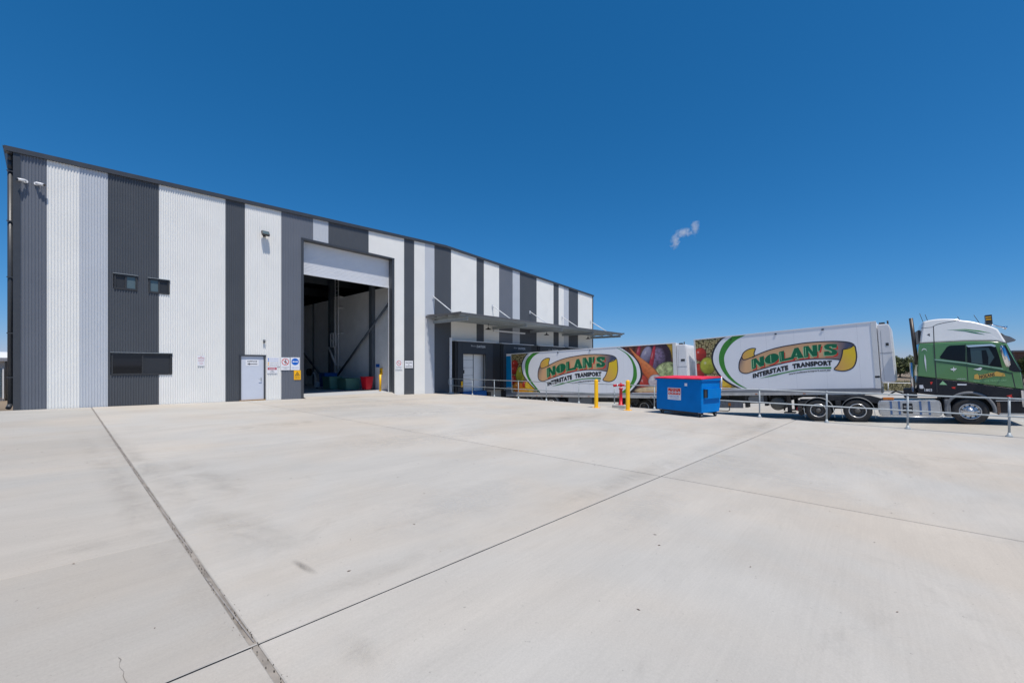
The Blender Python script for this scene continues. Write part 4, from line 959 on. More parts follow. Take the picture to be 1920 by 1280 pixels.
    # inline highlights
    for ch, x0, x1 in LET:
        if ch in "NLO":
            bm = B(); gx = .10 if ch != 'O' else .40
            q = [(gx, .10), (gx, .9), (gx + .05, .9), (gx + .05, .10)]
            bm.faces.new([bm.verts.new((mp(x0 + (x1 - x0) * a, 0)[0], y - .0048, mp(0, interp(BASE, x0 + (x1 - x0) * a) + (interp(TOP, x0 + (x1 - x0) * a) - interp(BASE, x0 + (x1 - x0) * a)) * b_)[1])) for a, b_ in q]); obj('inline_stroke', bm, GREENL, parent)
        if ch == 'A':
            bm = B(); q = [(.42, .34), (.50, .62), (.54, .34)]
            bm.faces.new([bm.verts.new((mp(x0 + (x1 - x0) * a, 0)[0], y - .0048, mp(0, interp(BASE, x0) + .5 * b_ + .03)[1])) for a, b_ in q]); obj('inline_stroke', bm, GREENL, parent)
    ib_ = [(2.92, .61), (3.36, .71), (3.85, .84), (4.55, .98), (4.74, 1.02), (5.22, 1.09), (5.65, 1.115), (6.31, 1.11)]
    it_ = [(2.94, .86), (3.38, .98), (3.87, 1.11), (4.57, 1.24), (4.75, 1.28), (5.24, 1.34), (5.66, 1.36), (6.33, 1.35)]
    def warp(x0, x1, bb, tt, dy):
        def f(u, v):
            x = x0 + (x1 - x0) * u; z = interp(bb, x) + (interp(tt, x) - interp(bb, x)) * v; a, c = mp(x, z); return (a, y - dy, c)
        return f
    text_obj('INTERSTATE', warp(2.94, 4.56, ib_, it_, .003), BLACKP, parent, .075); text_obj('TRANSPORT', warp(4.74, 6.33, ib_, it_, .003), BLACKP, parent, .075)
    ub = [(4.55, .71), (4.99, .78), (5.42, .82), (5.84, .835), (6.25, .83)]; ut = [(a, b_ + .10) for a, b_ in ub]
    text_obj('www.nolanstransport.com.au', warp(4.56, 6.25, ub, ut, .003), BLACKP, parent, .045)
    sw = [(3.26, .61), (3.85, .765), (4.32, .865), (4.78, .96), (5.22, 1.01), (5.64, 1.045), (6.29, 1.04)]; sb_ = [(3.26, .605), (3.85, .70), (4.32, .81), (4.78, .90), (5.22, .965), (5.64, .985), (6.29, .955)]
    gcol = S(62, 138, 48); strip_print('swoosh', MP(sw), MP(sb_), y - .003, lambda u, f: gcol, parent, 24)

def fruit_panel(parent, s0, s1, inside, shapes, lat, bgf, st=.025):
    nx = int((s1 - s0) / st); nz = int(2.92 / st); idx = {}; pts = []; cols = []; fs = []
    def colr(s, h):
        c = bgf(s, h)
        for kind, cs, ch, a, b_, rot, c1, c2 in shapes:
            dx, dz = s - cs, h - ch; u = (dx * math.cos(rot) + dz * math.sin(rot)) / a; v = (-dx * math.sin(rot) + dz * math.cos(rot)) / b_
            if kind == 'taper': v = v / max(.12, .45 + .55 * u) if abs(u) < 1 else 9
            d = math.hypot(u, v)
            if kind == 'ring':
                if .80 < d < 1.0: c = mixc(c1, c2, abs(d - .9) * 8)
                continue
            if d < 1:
                sh_ = max(0, min(1, .5 + .5 * (-u * .5 + v * .75)));  c = mixc(c2, c1, sh_ ** 1.1 * (1 - .35 * d ** 4))
                n_ = noise.noise(Vector((s * 6, h * 6, cs))) * .24 + noise.noise(Vector((s * 19, h * 19, cs))) * .16
                if kind == 'leafy': n_ *= 3.2
                if kind == 'citrus': n_ += .12 * math.cos(math.atan2(v, u) * 9) * (d < .8)
                c = tuple(max(0, k * (1 + n_)) for k in c)
                if d > .84: c = mixc(c, (.03, .02, .015), (d - .84) / .16 * .75)
                hl = math.hypot(u + .3, v - .35)
                if kind == 'ball' and hl < .22: c = mixc(c, (.8, .75, .7), (1 - hl / .22) * .55)
        return c
    def vid(i, j):
        if (i, j) not in idx:
            s = s0 + i * (s1 - s0) / nx; h = .04 + j * 2.92 / nz; idx[(i, j)] = len(pts); pts.append((s, lat, h)); cols.append(colr(s, h))
        return idx[(i, j)]
    for i in range(nx):
        for j in range(nz):
            s = s0 + (i + .5) * (s1 - s0) / nx; h = .04 + (j + .5) * 2.92 / nz
            if inside(s, h): fs.append((vid(i, j), vid(i + 1, j), vid(i + 1, j + 1), vid(i, j + 1)))
    return vprint('fruit_print', pts, fs, cols, parent)
def grapes(s, h):
    best = 9; c = None; g = .13
    for a in (-1, 0, 1):
        for b_ in (-1, 0, 1):
            ci, cj = math.floor(s / g) + a, math.floor(h / g) + b_; n1 = noise.noise(Vector((ci * 3.7, cj * 5.1, .5))); n2 = noise.noise(Vector((ci * 2.9, cj * 7.3, 8.5)))
            px_, pz_ = (ci + .5 + n1 * .7) * g, (cj + .5 + n2 * .7) * g; d = math.hypot(s - px_, h - pz_)
            if d < best: best = d; c = (px_, pz_, n1)
    r_ = .072
    if best > r_: return S(62, 50, 28)
    t = max(0, 1 - math.hypot(s - c[0] + .02, h - c[1] - .025) / .09); base_ = mixc(S(120, 110, 50), S(150, 120, 70), .5 + c[2])
    return mixc(mixc(base_, S(62, 50, 28), (best / r_) ** 3 * .6), S(215, 205, 160), t ** 1.6 * .8)
def darkbg(s, h):
    n = noise.noise(Vector((s * 5, h * 5, 9))); return mixc(S(60, 30, 22), S(120, 66, 50), max(0, min(1, .5 + n)))
TR_, TR2 = S(225, 70, 50), S(120, 20, 20); AP, AP2 = S(205, 205, 70), S(120, 120, 25); OR, OR2 = S(235, 150, 50), S(170, 80, 20); LE, LE2 = S(240, 205, 70), S(200, 150, 20)

def trailer(name, M4, L_, label, has_blue):
    t = empty(name, label=label, cat='trailer', mtx=M4)
    H = 3.0
    cbox('box_body', .0, L_, .0, 2.5, .0, H, TWHITE, t, .012)
    bm = B()
    box(bm, -.02, L_ + .02, -.018, .03, H - .035, H + .012, .004); box(bm, -.02, L_ + .02, 2.47, 2.518, H - .035, H + .012, .004)
    obj('roof_rail', bm, mat('bright_roof_rail', (.78, .78, .79, 1), .4, var=.02), t)
    for a, b_ in ((-.02, .05 if not has_blue else .03), (L_ - .17, L_ + .02)):
        bm = B(); box(bm, a, b_, -.016, .02, -.02, H - .036, .004); obj('corner_post', bm, mat('trailer_post', (.70, .70, .69, 1), .4, var=.03, dirt=.06), t)
    bm = B(); box(bm, .0, L_, -.01, 2.51, -.15, -.002); obj('floor_rail', bm, TGREY, t)
    bm = B(); box(bm, -.01, L_ + .01, -.02, 2.52, -.29, -.152, .006); obj('side_rail', bm, TDIRT, t)
    k = .9
    while k < L_ - .5:
        bm = B(); box(bm, k, k + .11, -.026, -.021, -.24, -.20); obj('side_marker', bm, AMBER, t); k += 2.1
    # panel seams
    bm = B(); k = 1.22
    while k < L_ - .3: box(bm, k, k + .004, -.0012, .0, .02, H - .04); k += 1.22
    obj('panel_seams', bm, mat('seam_grey', (.5, .5, .53, 1), .5), t)
    return t
# rear long trailer
T1M = frameM(23.645, 21.487, -.504, .071, .036); L1 = 13.0
t1 = trailer('long_trailer', T1M, L1, 'white refrigerated trailer with ribbon logo backed into the dock, blue strip at its tail', True)
bm = B(); nb = 30
for i in range(nb):
    a = .04 + .70 * i / nb; b_ = .04 + .70 * (i + 1) / nb
    ya, yb2 = -.006 - .006 * math.cos(i * 2 * math.pi / 6), -.006 - .006 * math.cos((i + 1) * 2 * math.pi / 6)
    bm.faces.new([bm.verts.new(p) for p in ((a, ya, .42), (b_, yb2, .42), (b_, yb2, 2.84), (a, ya, 2.84))]).smooth = True
obj('blue_panel', bm, TAUT, t1, label='ribbed blue side panel at the tail')
pg([(.03, .0), (.72, .0), (.72, .40), (.03, .40)], -.008, GRPL, t1, 'lower_panel')
t1bl = [(2.56, 2.99), (2.23, 2.90), (1.90, 2.56), (1.72, 2.2), (1.69, 1.85), (1.78, 1.45), (2.0, 1.08), (2.35, .70), (2.75, .36), (3.15, .1), (3.25, .02)]
bl_h = sorted([(h, s_) for s_, h in t1bl])
fruit_panel(t1, .78, 3.2, lambda s_, h: s_ < interp(bl_h, h) + .03, [
    ('ball', 1.08, 2.15, .34, .36, 0, TR_, TR2), ('ball', 1.0, 1.72, .34, .34, 0, TR_, TR2), ('ball', .95, .95, .28, .4, 0, TR_, TR2), ('ball', 1.62, 1.40, .46, .66, -.25, AP, AP2),
    ('ball', 1.35, .42, .52, .42, 0, OR, OR2), ('ball', 2.05, .62, .30, .3, 0, TR_, TR2), ('citrus', 2.4, .42, .42, .55, .3, LE, LE2), ('citrus', 1.8, .12, .5, .28, 0, OR, LE2)], -.0012, grapes)
t1br = [(9.62, 2.96), (9.85, 2.83), (10.48, 2.33), (10.82, 1.85), (10.95, 1.35), (10.92, .95), (10.76, .62), (10.5, .28), (10.26, .02)]
br_h = sorted([(h, s_) for s_, h in t1br])
CAR, CAR2 = S(236, 150, 90), S(190, 80, 30); PUR, PUR2 = S(150, 130, 160), S(52, 34, 62); GR_, GR2 = S(200, 205, 150), S(80, 120, 50)
fruit_panel(t1, 9.6, L1 - .18, lambda s_, h: s_ > interp(br_h, h) - .03, [
    ('ball', 12.55, 2.62, .75, .55, -.3, S(205, 165, 60), S(140, 110, 30)), ('ball', 12.0, 2.2, .75, .95, .0, S(70, 40, 62), S(30, 20, 34)), ('leafy', 11.9, 2.05, .50, .78, -.12, PUR, PUR2), ('ball', 11.2, 2.25, .34, .72, -.35, S(180, 175, 200), PUR2),
    ('ball', 10.72, 2.4, .13, .75, -.2, S(200, 60, 80), S(120, 20, 35)), ('ball', 11.55, 1.9, .13, 1.15, -.22, S(205, 60, 75), S(125, 20, 35)), ('leafy', 12.5, 1.15, .85, .75, .2, GR_, GR2),
    ('taper', 11.05, 1.75, 1.55, .62, -.92, CAR, CAR2), ('ball', 11.05, .62, .30, .55, .2, S(215, 80, 60), S(140, 30, 30)), ('ball', 11.75, .75, .45, .42, .3, S(225, 215, 215), S(150, 130, 130)),
    ('ball', 11.9, .18, 1.5, .26, 0, S(228, 205, 165), S(190, 150, 100)), ('ball', 11.6, -.06, 1.6, .14, 0, S(190, 60, 50), S(130, 30, 30))], -.0012, darkbg)
strip_print('black_arc', t1bl, [(2.74, 2.99), (2.33, 2.90), (1.99, 2.56), (1.80, 2.2), (1.77, 1.85), (1.86, 1.46), (2.08, 1.1), (2.43, .72), (2.83, .38), (3.23, .12), (3.33, .02)], -.002, lambda u, f: (.02, .02, .025), t1)
strip_print('green_arc', [(2.90, 2.99), (2.50, 2.78), (2.21, 2.5), (2.08, 2.2), (2.05, 1.92), (2.10, 1.45), (2.35, .95), (2.9, .36), (3.3, .05)], [(3.50, 2.99), (3.02, 2.80), (2.69, 2.56), (2.47, 2.25), (2.37, 1.95), (2.36, 1.39), (2.60, .90), (3.04, .38), (3.36, .05)], -.002, lambda u, f: S(62, 138, 48), t1)
strip_print('black_arc', t1br, [(9.55, 2.96), (9.76, 2.83), (10.39, 2.33), (10.72, 1.85), (10.84, 1.35), (10.80, .95), (10.60, .62), (10.30, .28), (10.02, .02)], -.002, lambda u, f: (.02, .02, .025), t1)
strip_print('green_arc', [(9.35, 2.92), (9.85, 2.60), (10.14, 2.28), (10.33, 1.90), (10.39, 1.5), (10.34, 1.0), (10.15, .61), (9.80, .25), (9.43, .02)], [(9.38, 2.93), (9.95, 2.60), (10.28, 2.27), (10.48, 1.90), (10.60, 1.5), (10.60, 1.0), (10.44, .65), (10.15, .28), (9.88, .02)], -.002, lambda u, f: S(62, 138, 48), t1)
logo(t1, lambda s_, h: (3.19 + (s_ - 2.30) * 1.25, .76 + (h - .83) * 1.265), -.003)
bm = B(); box(bm, .3, 10.5, .55, .75, -.62, -.30); box(bm, .3, 10.5, 1.75, 1.95, -.62, -.30)
for k in range(12): box(bm, .5 + k, .58 + k, .05, 2.45, -.42, -.30)
obj('chassis', bm, CHAS, t1)
for a in (1.75, 3.0, 4.25):
    axle(t1, a, -.80); guard(t1, a, -.80, .58, 20, 160, m=GRPL)
bm = B(); box(bm, 5.6, 7.4, .12, .8, -1.0, -.32, .02); obj('pallet_rack', bm, GRPL, t1)
bm = B(); lathe(bm, [(.0015, .2), (.22, .2), (.25, .3), (.25, 1.0), (.0015, 1.0)], 18, 'y', (5.1, 0, -.66)); obj('air_tank', bm, CHAS, t1)
for ly in (.32, 2.0): cbox('landing_leg', 9.2, 9.36, ly, ly + .16, -1.15, -.3, CHAS, t1)
def fridge(t, x0, x1, z0, z1, cham):
    bm = B(); prism(bm, [(x0, z0), (x1 - .02, z0), (x1, z0 + .1), (x1 - .02, z0 + (z1 - z0) * .55), (x1 - .04, z1 - .2), (x1 - .10, z1 - .02), (x0, z1)], .06, 2.44, 'y'); fin(bm)
    bmesh.ops.bevel(bm, geom=bm.edges[:], offset=.035, segments=3, affect='EDGES'); f = obj('refrigeration_unit', bm, mat('fridge_white', (.72, .72, .73, 1), .4, var=.02, dirt=.06), t)
    cbox('vent_grille', x0 + .24, x1 - .14, .052, .061, z0 + (z1 - z0) * .62, z0 + (z1 - z0) * .67, PLAST, f)
    cbox('door_seam', x0 + .02, x1 - .02, .053, .0605, z0 + (z1 - z0) * .50, z0 + (z1 - z0) * .505, GRPL, f)
    cbox('door_seam', x0 + .10, x0 + .106, .053, .0605, z0 + .1, z1 - .3, GRPL, f)
    bm = B(); box(bm, x0 + .05, x0 + .25, .45, .7, z1 + .002, z1 + .10, .02); tube(bm, (x0 + .35, .5, z1), (x0 + .35, .5, z1 + .16), .03); obj('exhaust_cap', bm, PLAST, f)
    return f
fridge(t1, 13.02, 13.62, .25, 2.90, .1)

# front short trailer
T2M = frameM(25.061, 7.568, .143, -.058, .059); L2 = 7.98
t2 = trailer('short_trailer', T2M, L2, 'white refrigerated trailer with ribbon logo and lone green arc coupled behind the green truck cab', False)
t2bl = [(1.60, 2.97), (1.42, 2.86), (1.18, 2.60), (.97, 2.2), (.9, 1.79), (.98, 1.36), (1.21, .87), (1.54, .5), (1.96, .22), (2.30, .06)]
b2_h = sorted([(h, s_) for s_, h in t2bl])
fruit_panel(t2, .06, 2.3, lambda s_, h: s_ < interp(b2_h, h) + .03, [
    ('ball', .30, 2.10, .36, .40, 0, TR_, TR2), ('ball', .12, 1.10, .40, .5, 0, TR_, TR2), ('ball', .68, 1.42, .44, .50, 0, AP, AP2), ('ball', .5, .40, .5, .42, 0, OR, OR2),
    ('ball', 1.15, .48, .30, .30, 0, S(200, 150, 80), S(80, 50, 30)), ('citrus', 1.50, .28, .40, .38, .3, LE, LE2), ('citrus', 1.0, .08, .8, .16, 0, OR, LE2)], -.0012, grapes)
strip_print('black_arc', t2bl, [(1.77, 2.97), (1.55, 2.86), (1.30, 2.60), (1.08, 2.22), (.99, 1.79), (1.06, 1.40), (1.29, .93), (1.62, .56), (2.04, .27), (2.42, .06)], -.002, lambda u, f: (.02, .02, .025), t2)
strip_print('green_arc', [(2.07, 2.97), (1.68, 2.68), (1.44, 2.33), (1.31, 1.90), (1.33, 1.44), (1.52, .97), (1.82, .58), (2.22, .25), (2.62, .06)], [(2.74, 2.97), (2.21, 2.72), (1.85, 2.38), (1.61, 1.95), (1.58, 1.54), (1.67, 1.12), (1.90, .70), (2.22, .36), (2.66, .06)], -.002, lambda u, f: S(62, 138, 48), t2)
logo(t2, lambda s_, h: (s_, h), -.003)
pg([(7.82, .46), (7.99, .46), (7.99, .55), (7.82, .55)], -.018, BLACKP, t2, 'plate')
for (ss, hh) in ((4.07, 2.86), (6.02, 2.86), (1.95, 2.80)): cbox('marker_lamp', ss, ss + .09, -.03, -.002, hh - .03, hh + .03, PLAST, t2)
for (ss, hh) in ((4.9, 2.86), (7.4, 2.87)): cbox('marker_lamp', ss, ss + .09, -.03, -.002, hh - .03, hh + .03, PLAST, t1)
bm = B()
for y0, y1 in ((.55, .70), (1.80, 1.95)):
    prism(bm, [(-5.4, -.62), (.6, -.62), (.9, -.75), (4.0, -.75), (5.0, -.42), (7.3, -.42), (7.3, -.30), (.4, -.30), (-.2, -.42), (-5.4, -.42)], y0, y1, 'y')
for k in range(7): box(bm, .6 + k, .68 + k, .05, 2.45, -.40, -.295)
box(bm, -5.4, -5.3, .3, 2.2, -.6, -.45); obj('chassis', fin(bm), CHAS, t2)
for a in (-4.55, -3.35, -2.15):
    axle(t2, a, -1.02); guard(t2, a, -1.02, .57, 12, 168, m=GRPL)
guard(t2, .35, -1.02, .2, 10, 90, m=CHAS)
bm = B(); box(bm, .75, 2.35, .10, .14, -.98, -.58); obj('spray_panel', bm, mat('spray_grey', (.16, .16, .17, 1), .6, var=.25, scale=9, dirt=.3), t2)
text_obj('MAXITRANS', lambda u, v: (.95 + .8 * u, .094, -.82 + .12 * v), TGREY, t2, .01)
bm = B(); path(bm, [(.8, .1, -1.12), (1.55, .1, -1.16), (1.66, .1, -1.1), (1.68, .1, -.80)], .022); obj('guard_pipe', bm, CHAS, t2)
cbox('lamp', 1.62, 1.74, .06, .10, -.86, -.70, AMBER, t2)
bm = B(); box(bm, 2.62, 3.35, .12, .75, -.66, -.31, .02); obj('toolbox', bm, GRPL, t2)
bm = B(); box(bm, 2.45, 2.58, .12, .6, -.95, -.31); box(bm, 3.38, 3.50, .12, .6, -.85, -.31); obj('hanger', bm, CHAS, t2)
bm = B(); lathe(bm, [(.0015, .1), (.30, .1), (.34, .16), (.34, 1.1), (.0015, 1.1)], 24, 'y', (3.95, .05, -.74)); obj('air_tank', bm, mat('tank_dirty', (.10, .10, .09, 1), .5, var=.2, dirt=.3), t2)
for ly in (.28, 2.0):
    lg = cbox('landing_leg', 4.35, 4.52, ly, ly + .17, -1.16, -.31, CHAS, t2); bm = B(); box(bm, 4.20, 4.68, ly - .08, ly + .25, -1.22, -1.162, .008); obj('foot', bm, CHAS, lg)
bm = B(); tube(bm, (4.44, .45, -.55), (4.44, 2.0, -.55), .03); tube(bm, (4.2, .38, -.6), (4.2, .38, -1.1), .04); obj('leg_shaft', bm, CHAS, t2)
fridge(t2, 8.02, 8.50, .25, 2.86, .1)

# ------------------------------------------------------------------ prime mover (truck cab)
TKM = frameM(24.0, .38, -.92, 0, .062)
tk = empty('truck_cab', label='green, white and black sleeper cab prime mover with chrome trim coupled to the short trailer', cat='truck', mtx=TKM)
def lat_in(z): return 0.03 + max(0, z - 3.2) * .16 + max(0, 1.0 - z) * .02
def cab_solid(name, poly, m, W=2.5, bev=.05, label=None, lo=0.):
    bm = B(); n = len(poly); P = [Vector(p) for p in poly]
    area = sum(P[i].x * P[(i + 1) % n].y - P[(i + 1) % n].x * P[i].y for i in range(n)); sg = 1 if area > 0 else -1
    ins = []
    for i in range(n):
        a, b_, c = P[i - 1], P[i], P[(i + 1) % n]; d1 = (b_ - a).normalized(); d2 = (c - b_).normalized(); nn = Vector((-(d1.y + d2.y), d1.x + d2.x)) * sg
        ins.append(nn.normalized() if nn.length > 1e-6 else Vector((0, 0)))
    rings = []
    for lat, k in ((lo, 1.), (lo + bev * .35, .3), (lo + bev, 0.), (W - bev - lo, 0.), (W - bev * .35 - lo, .3), (W - lo, 1.)):
        r_ = []
        for i in range(n):
            p = P[i] + ins[i] * bev * k; li = lat_in(p.y); f = (W - 2 * li) / W; r_.append(bm.verts.new((p.x, li + lat * f, p.y)))
        rings.append(r_)
    bm.faces.new(rings[0]); bm.faces.new(rings[-1][::-1])
    for A, C in zip(rings, rings[1:]):
        for i in range(n): bm.faces.new((A[i], C[i], C[(i + 1) % n], A[(i + 1) % n])).smooth = True
    o_ = obj(name, fin(bm), m, tk, label=label)
    return o_
def cab_flat(name, poly, m, off=.006, th=.012, parent=None):
    """thin panel lying on the cab side following its lean"""
    bm = B(); A = [bm.verts.new((x, lat_in(z) - off, z)) for x, z in poly]; C = [bm.verts.new((x, lat_in(z) - off + th, z)) for x, z in poly]; n = len(poly)
    bm.faces.new(A); bm.faces.new(C[::-1]); [bm.faces.new((A[i], C[i], C[(i + 1) % n], A[(i + 1) % n])) for i in range(n)]
    bm.normal_update(); bmesh.ops.triangulate(bm, faces=[f for f in bm.faces if len(f.verts) > 4]); return obj(name, fin(bm), m, parent or tk)
cab_solid('roof_fairing', smooth_pts([(2.19, 3.345), (2.28, 3.9), (2.36, 4.24)], 3)[:-1] + smooth_pts([(2.36, 4.24), (2.62, 4.29), (2.97, 4.28), (3.30, 4.22), (3.42, 4.16), (3.70, 4.07), (3.96, 3.94), (4.20, 3.80), (4.34, 3.68)], 3)[:-1] + [(4.34, 3.68), (4.40, 3.50), (4.49, 3.20), (4.51, 3.12), (4.3, 3.20), (4.08, 3.245), (3.44, 3.30), (2.58, 3.325)], CABW, bev=.06)
cab_solid('cab_shell', [(2.17, 3.325), (2.58, 3.315), (3.44, 3.29), (4.08, 3.235), (4.3, 3.19), (4.51, 3.10), (4.60, 2.75), (4.70, 2.35), (4.79, 2.0), (4.82, 1.36), (4.56, 1.415), (4.09, 1.515), (3.34, 1.705), (2.54, 1.865), (2.03, 1.975)], GREENC, bev=.04)
cab_solid('lower_skirt', [(2.03, 1.965), (2.54, 1.855), (3.34, 1.695), (4.09, 1.505), (4.56, 1.405), (4.82, 1.35), (4.83, .98), (4.80, .40), (4.16, .40), (4.08, .80), (3.93, 1.08), (3.68, 1.25), (3.44, 1.30), (3.15, 1.24), (2.92, 1.05), (2.78, .98), (2.70, 1.14), (2.0, 1.25)], CABK, bev=.03)
# wheel arch trim
bm = B(); n = 20; A = []
for i in range(n + 1):
    t = R(-8 + 196 * i / n); A.append([bm.verts.new((3.42 + rr * math.cos(t) * 1.0, y_, .56 + rr * math.sin(t) * 1.08)) for rr, y_ in ((.60, -.03), (.69, -.03), (.70, .3), (.60, .3))])
for p, q in zip(A, A[1:]):
    for i in range(4): bm.faces.new((p[i], p[(i + 1) % 4], q[(i + 1) % 4], q[i])).smooth = True
obj('wheel_arch', fin(bm), GRPL, tk)
# side glass
cab_flat('sleeper_window', [(2.72, 2.72), (2.75, 2.66), (2.92, 2.60), (3.42, 2.47), (3.44, 3.15), (3.02, 3.16), (2.94, 3.10)], TINT)
dw = cab_flat('door_window', [(3.46, 2.45), (3.75, 2.36), (4.10, 2.26), (4.34, 2.20), (4.30, 2.6), (4.24, 2.98), (4.14, 3.07), (3.54, 3.10), (3.48, 3.12)], TINT)
cab_flat('side_glass', [(3.57, 2.43), (4.02, 2.31), (4.17, 2.60), (4.05, 2.98), (3.57, 3.02)], TINTB, off=.010, parent=dw)
cab_flat('seat_silhouette', [(3.86, 2.37), (4.0, 2.33), (4.02, 2.62), (3.98, 2.90), (3.86, 2.90)], TINT, off=.013, th=.002, parent=dw)
cab_flat('window_visor', [(3.46, 3.13), (4.14, 3.12), (4.24, 3.04), (4.20, 3.0), (4.10, 3.05), (3.52, 3.05)], CHROME, off=.03, th=.02)
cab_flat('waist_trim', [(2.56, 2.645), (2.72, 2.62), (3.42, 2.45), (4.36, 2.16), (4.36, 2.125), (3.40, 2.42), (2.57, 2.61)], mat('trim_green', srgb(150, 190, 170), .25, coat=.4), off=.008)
cab_flat('waist_band', [(2.56, 2.575), (3.40, 2.375), (4.36, 2.085), (4.58, 1.98), (4.55, 1.93), (4.30, 2.03), (3.40, 2.30), (2.57, 2.54)], mat('trim_deep_green', srgb(20, 70, 50), .3, coat=.4), off=.004)  # deep green painted band under the pale waist trim
for pts in ([(2.545, 1.28), (2.575, 1.28), (2.603, 3.19), (2.606, 3.22), (2.645, 4.0), (2.62, 4.0), (2.578, 3.22), (2.575, 3.19)], [(3.425, 1.70), (3.445, 1.70), (3.462, 3.19), (3.444, 3.19)], [(4.60, 1.42), (4.625, 1.42), (4.58, 2.0), (4.555, 2.0)]): cab_flat('door_gap', pts, PLAST, off=.003, th=.003)
cab_flat('roof_seam', [(2.60, 4.0), (2.72, 4.07), (2.95, 4.12), (3.40, 4.17), (3.40, 4.155), (2.96, 4.10), (2.73, 4.05), (2.61, 3.985)], PLAST, off=.003, th=.003); cab_flat('roof_seam', [(2.27, 3.96), (2.60, 3.96), (2.60, 3.975), (2.27, 3.975)], PLAST, off=.003, th=.003)
cab_flat('stripe', [(3.0, 3.80), (3.5, 3.78), (3.85, 3.68), (4.16, 3.54), (3.82, 3.645), (3.5, 3.745)], GREENS, off=.004, th=.003); cab_flat('stripe', [(3.2, 3.75), (3.5, 3.72), (3.75, 3.63), (4.0, 3.50), (3.72, 3.585), (3.48, 3.69)], GREENP, off=.004, th=.003)
# markings
cab_flat('pillar_panel', [(4.44, 3.04), (4.48, 3.04), (4.62, 2.55), (4.785, 2.0), (4.62, 2.02), (4.50, 2.10), (4.545, 2.4)], CABK, off=.006)
cab_flat('emblem', [(2.21, 2.98), (2.23, 3.08), (2.29, 3.12), (2.35, 3.08), (2.37, 2.98), (2.34, 3.05), (2.29, 3.08), (2.24, 3.05)], WHITEP, off=.005, th=.003)
def ct(s_, x0, x1, z0, z1, sl, m, bold=.02): return text_obj(s_, lambda u, v: (x0 + (x1 - x0) * u, lat_in(z0) - .009, z0 + (z1 - z0) * v + sl * u), m, tk, bold)
cab_flat('ribbon_print', [(3.60, 1.80), (3.62, 1.95), (3.70, 1.99), (3.72, 1.93), (4.15, 2.03), (4.2, 2.06), (4.30, 2.00), (4.38, 1.98), (4.40, 1.86), (4.30, 1.86), (4.14, 1.88), (3.72, 1.77)], mat('ribbon_tan_print', srgb(214, 170, 80), .3), off=.005, th=.004)
ct('NOLANS', 3.74, 4.14, 1.80, 1.93, .09, BLACKP, .03); ct('INTERSTATE TRANSPORT', 3.58, 4.42, 1.68, 1.735, .0, GREENL, .0)
for pts, m in (([(2.27, 2.62), (2.29, 2.85), (2.30, 2.85), (2.32, 2.62), (2.30, 2.12)], WHITEP),
               ([(2.98, 2.21), (3.03, 2.235), (3.06, 2.22), (3.08, 2.31), (3.10, 2.225), (3.14, 2.24), (3.17, 2.215), (3.12, 2.19), (3.13, 2.15), (3.09, 2.17), (3.08, 2.09), (3.06, 2.165), (3.02, 2.17)], WHITEP),
               ([(3.60, 2.18), (3.72, 2.20), (3.80, 2.24), (3.84, 2.20), (3.78, 2.12), (3.70, 2.14)], WHITEP),
               ([(2.38, 1.72), (2.46, 1.72), (2.44, 1.66), (2.40, 1.60)], REDP), ([(2.97, 1.48), (3.03, 1.50), (3.10, 1.49), (3.06, 1.45), (3.09, 1.42), (3.0, 1.43)], REDP), ([(4.38, 1.12), (4.44, 1.14), (4.52, 1.17), (4.50, 1.11), (4.54, 1.07), (4.46, 1.06), (4.43, 1.09)], REDP),
               ([(2.64, 1.60), (2.86, 1.58), (2.745, 1.75)], GREENL), ([(3.14, 1.62), (3.40, 1.60), (3.38, 1.55), (3.14, 1.56)], WHITEP), ([(2.42, 3.68), (2.50, 3.72), (2.50, 3.60)], BLACKP)): cab_flat('emblem', pts, m, off=.005, th=.003)
ct('1803', 2.20, 2.42, 1.33, 1.44, 0, WHITEP, .02); ct('No.', 2.06, 2.20, 1.46, 1.60, 0, WHITEP, .02); cab_flat('emblem', [(2.07, 1.45), (2.17, 1.45), (2.17, 1.60), (2.07, 1.60)], WHITEP, off=.004, th=.003)
ct('LINEHAUL', 3.14, 3.38, 1.79, 1.83, 0, WHITEP, 0)
# mirror, visor, horn, antennas, light box
bm = B(); pts_m = [(4.30, 3.05), (4.36, 3.06), (4.42, 2.9), (4.50, 2.5), (4.50, 2.24), (4.40, 2.20), (4.34, 2.5), (4.29, 2.9)]; prism(bm, pts_m, -.30, -.14, 'y'); fin(bm); bmesh.ops.bevel(bm, geom=bm.edges[:], offset=.03, segments=2, affect='EDGES')
mi = obj('mirror', bm, CHROME, tk, smooth=True); bm = B(); tube(bm, (4.42, .1, 3.02), (4.38, -.2, 2.98), .02); tube(bm, (4.5, .1, 2.2), (4.45, -.2, 2.27), .02); obj('arm', bm, PLAST, mi)
bm = B(); prism(bm, [(4.42, 3.52), (4.50, 3.42), (4.62, 3.36), (4.76, 3.22), (4.72, 3.17), (4.54, 3.12), (4.50, 3.14)], .12, 2.38, 'y'); obj('sun_visor', fin(bm), GRPL, tk)
bm = B(); tube(bm, (4.06, .5, 3.98), (4.52, .5, 3.76), .016, 10, .03); tube(bm, (4.52, .5, 3.76), (4.62, .5, 3.71), .03, 14, .075); obj('air_horn', bm, CHROME, tk)
bm = B(); box(bm, 4.10, 4.27, .40, .62, 3.90, 4.28, .01); lb = obj('light_panel', bm, PLAST, tk)
for z in (4.08, 4.17): cbox('amber_bar', 4.10, 4.24, .392, .399, z, z + .035, YELP, lb)
bm = B(); box(bm, 4.02, 4.3, .9, 1.0, 3.86, 3.9); obj('mount', bm, PLAST, lb)
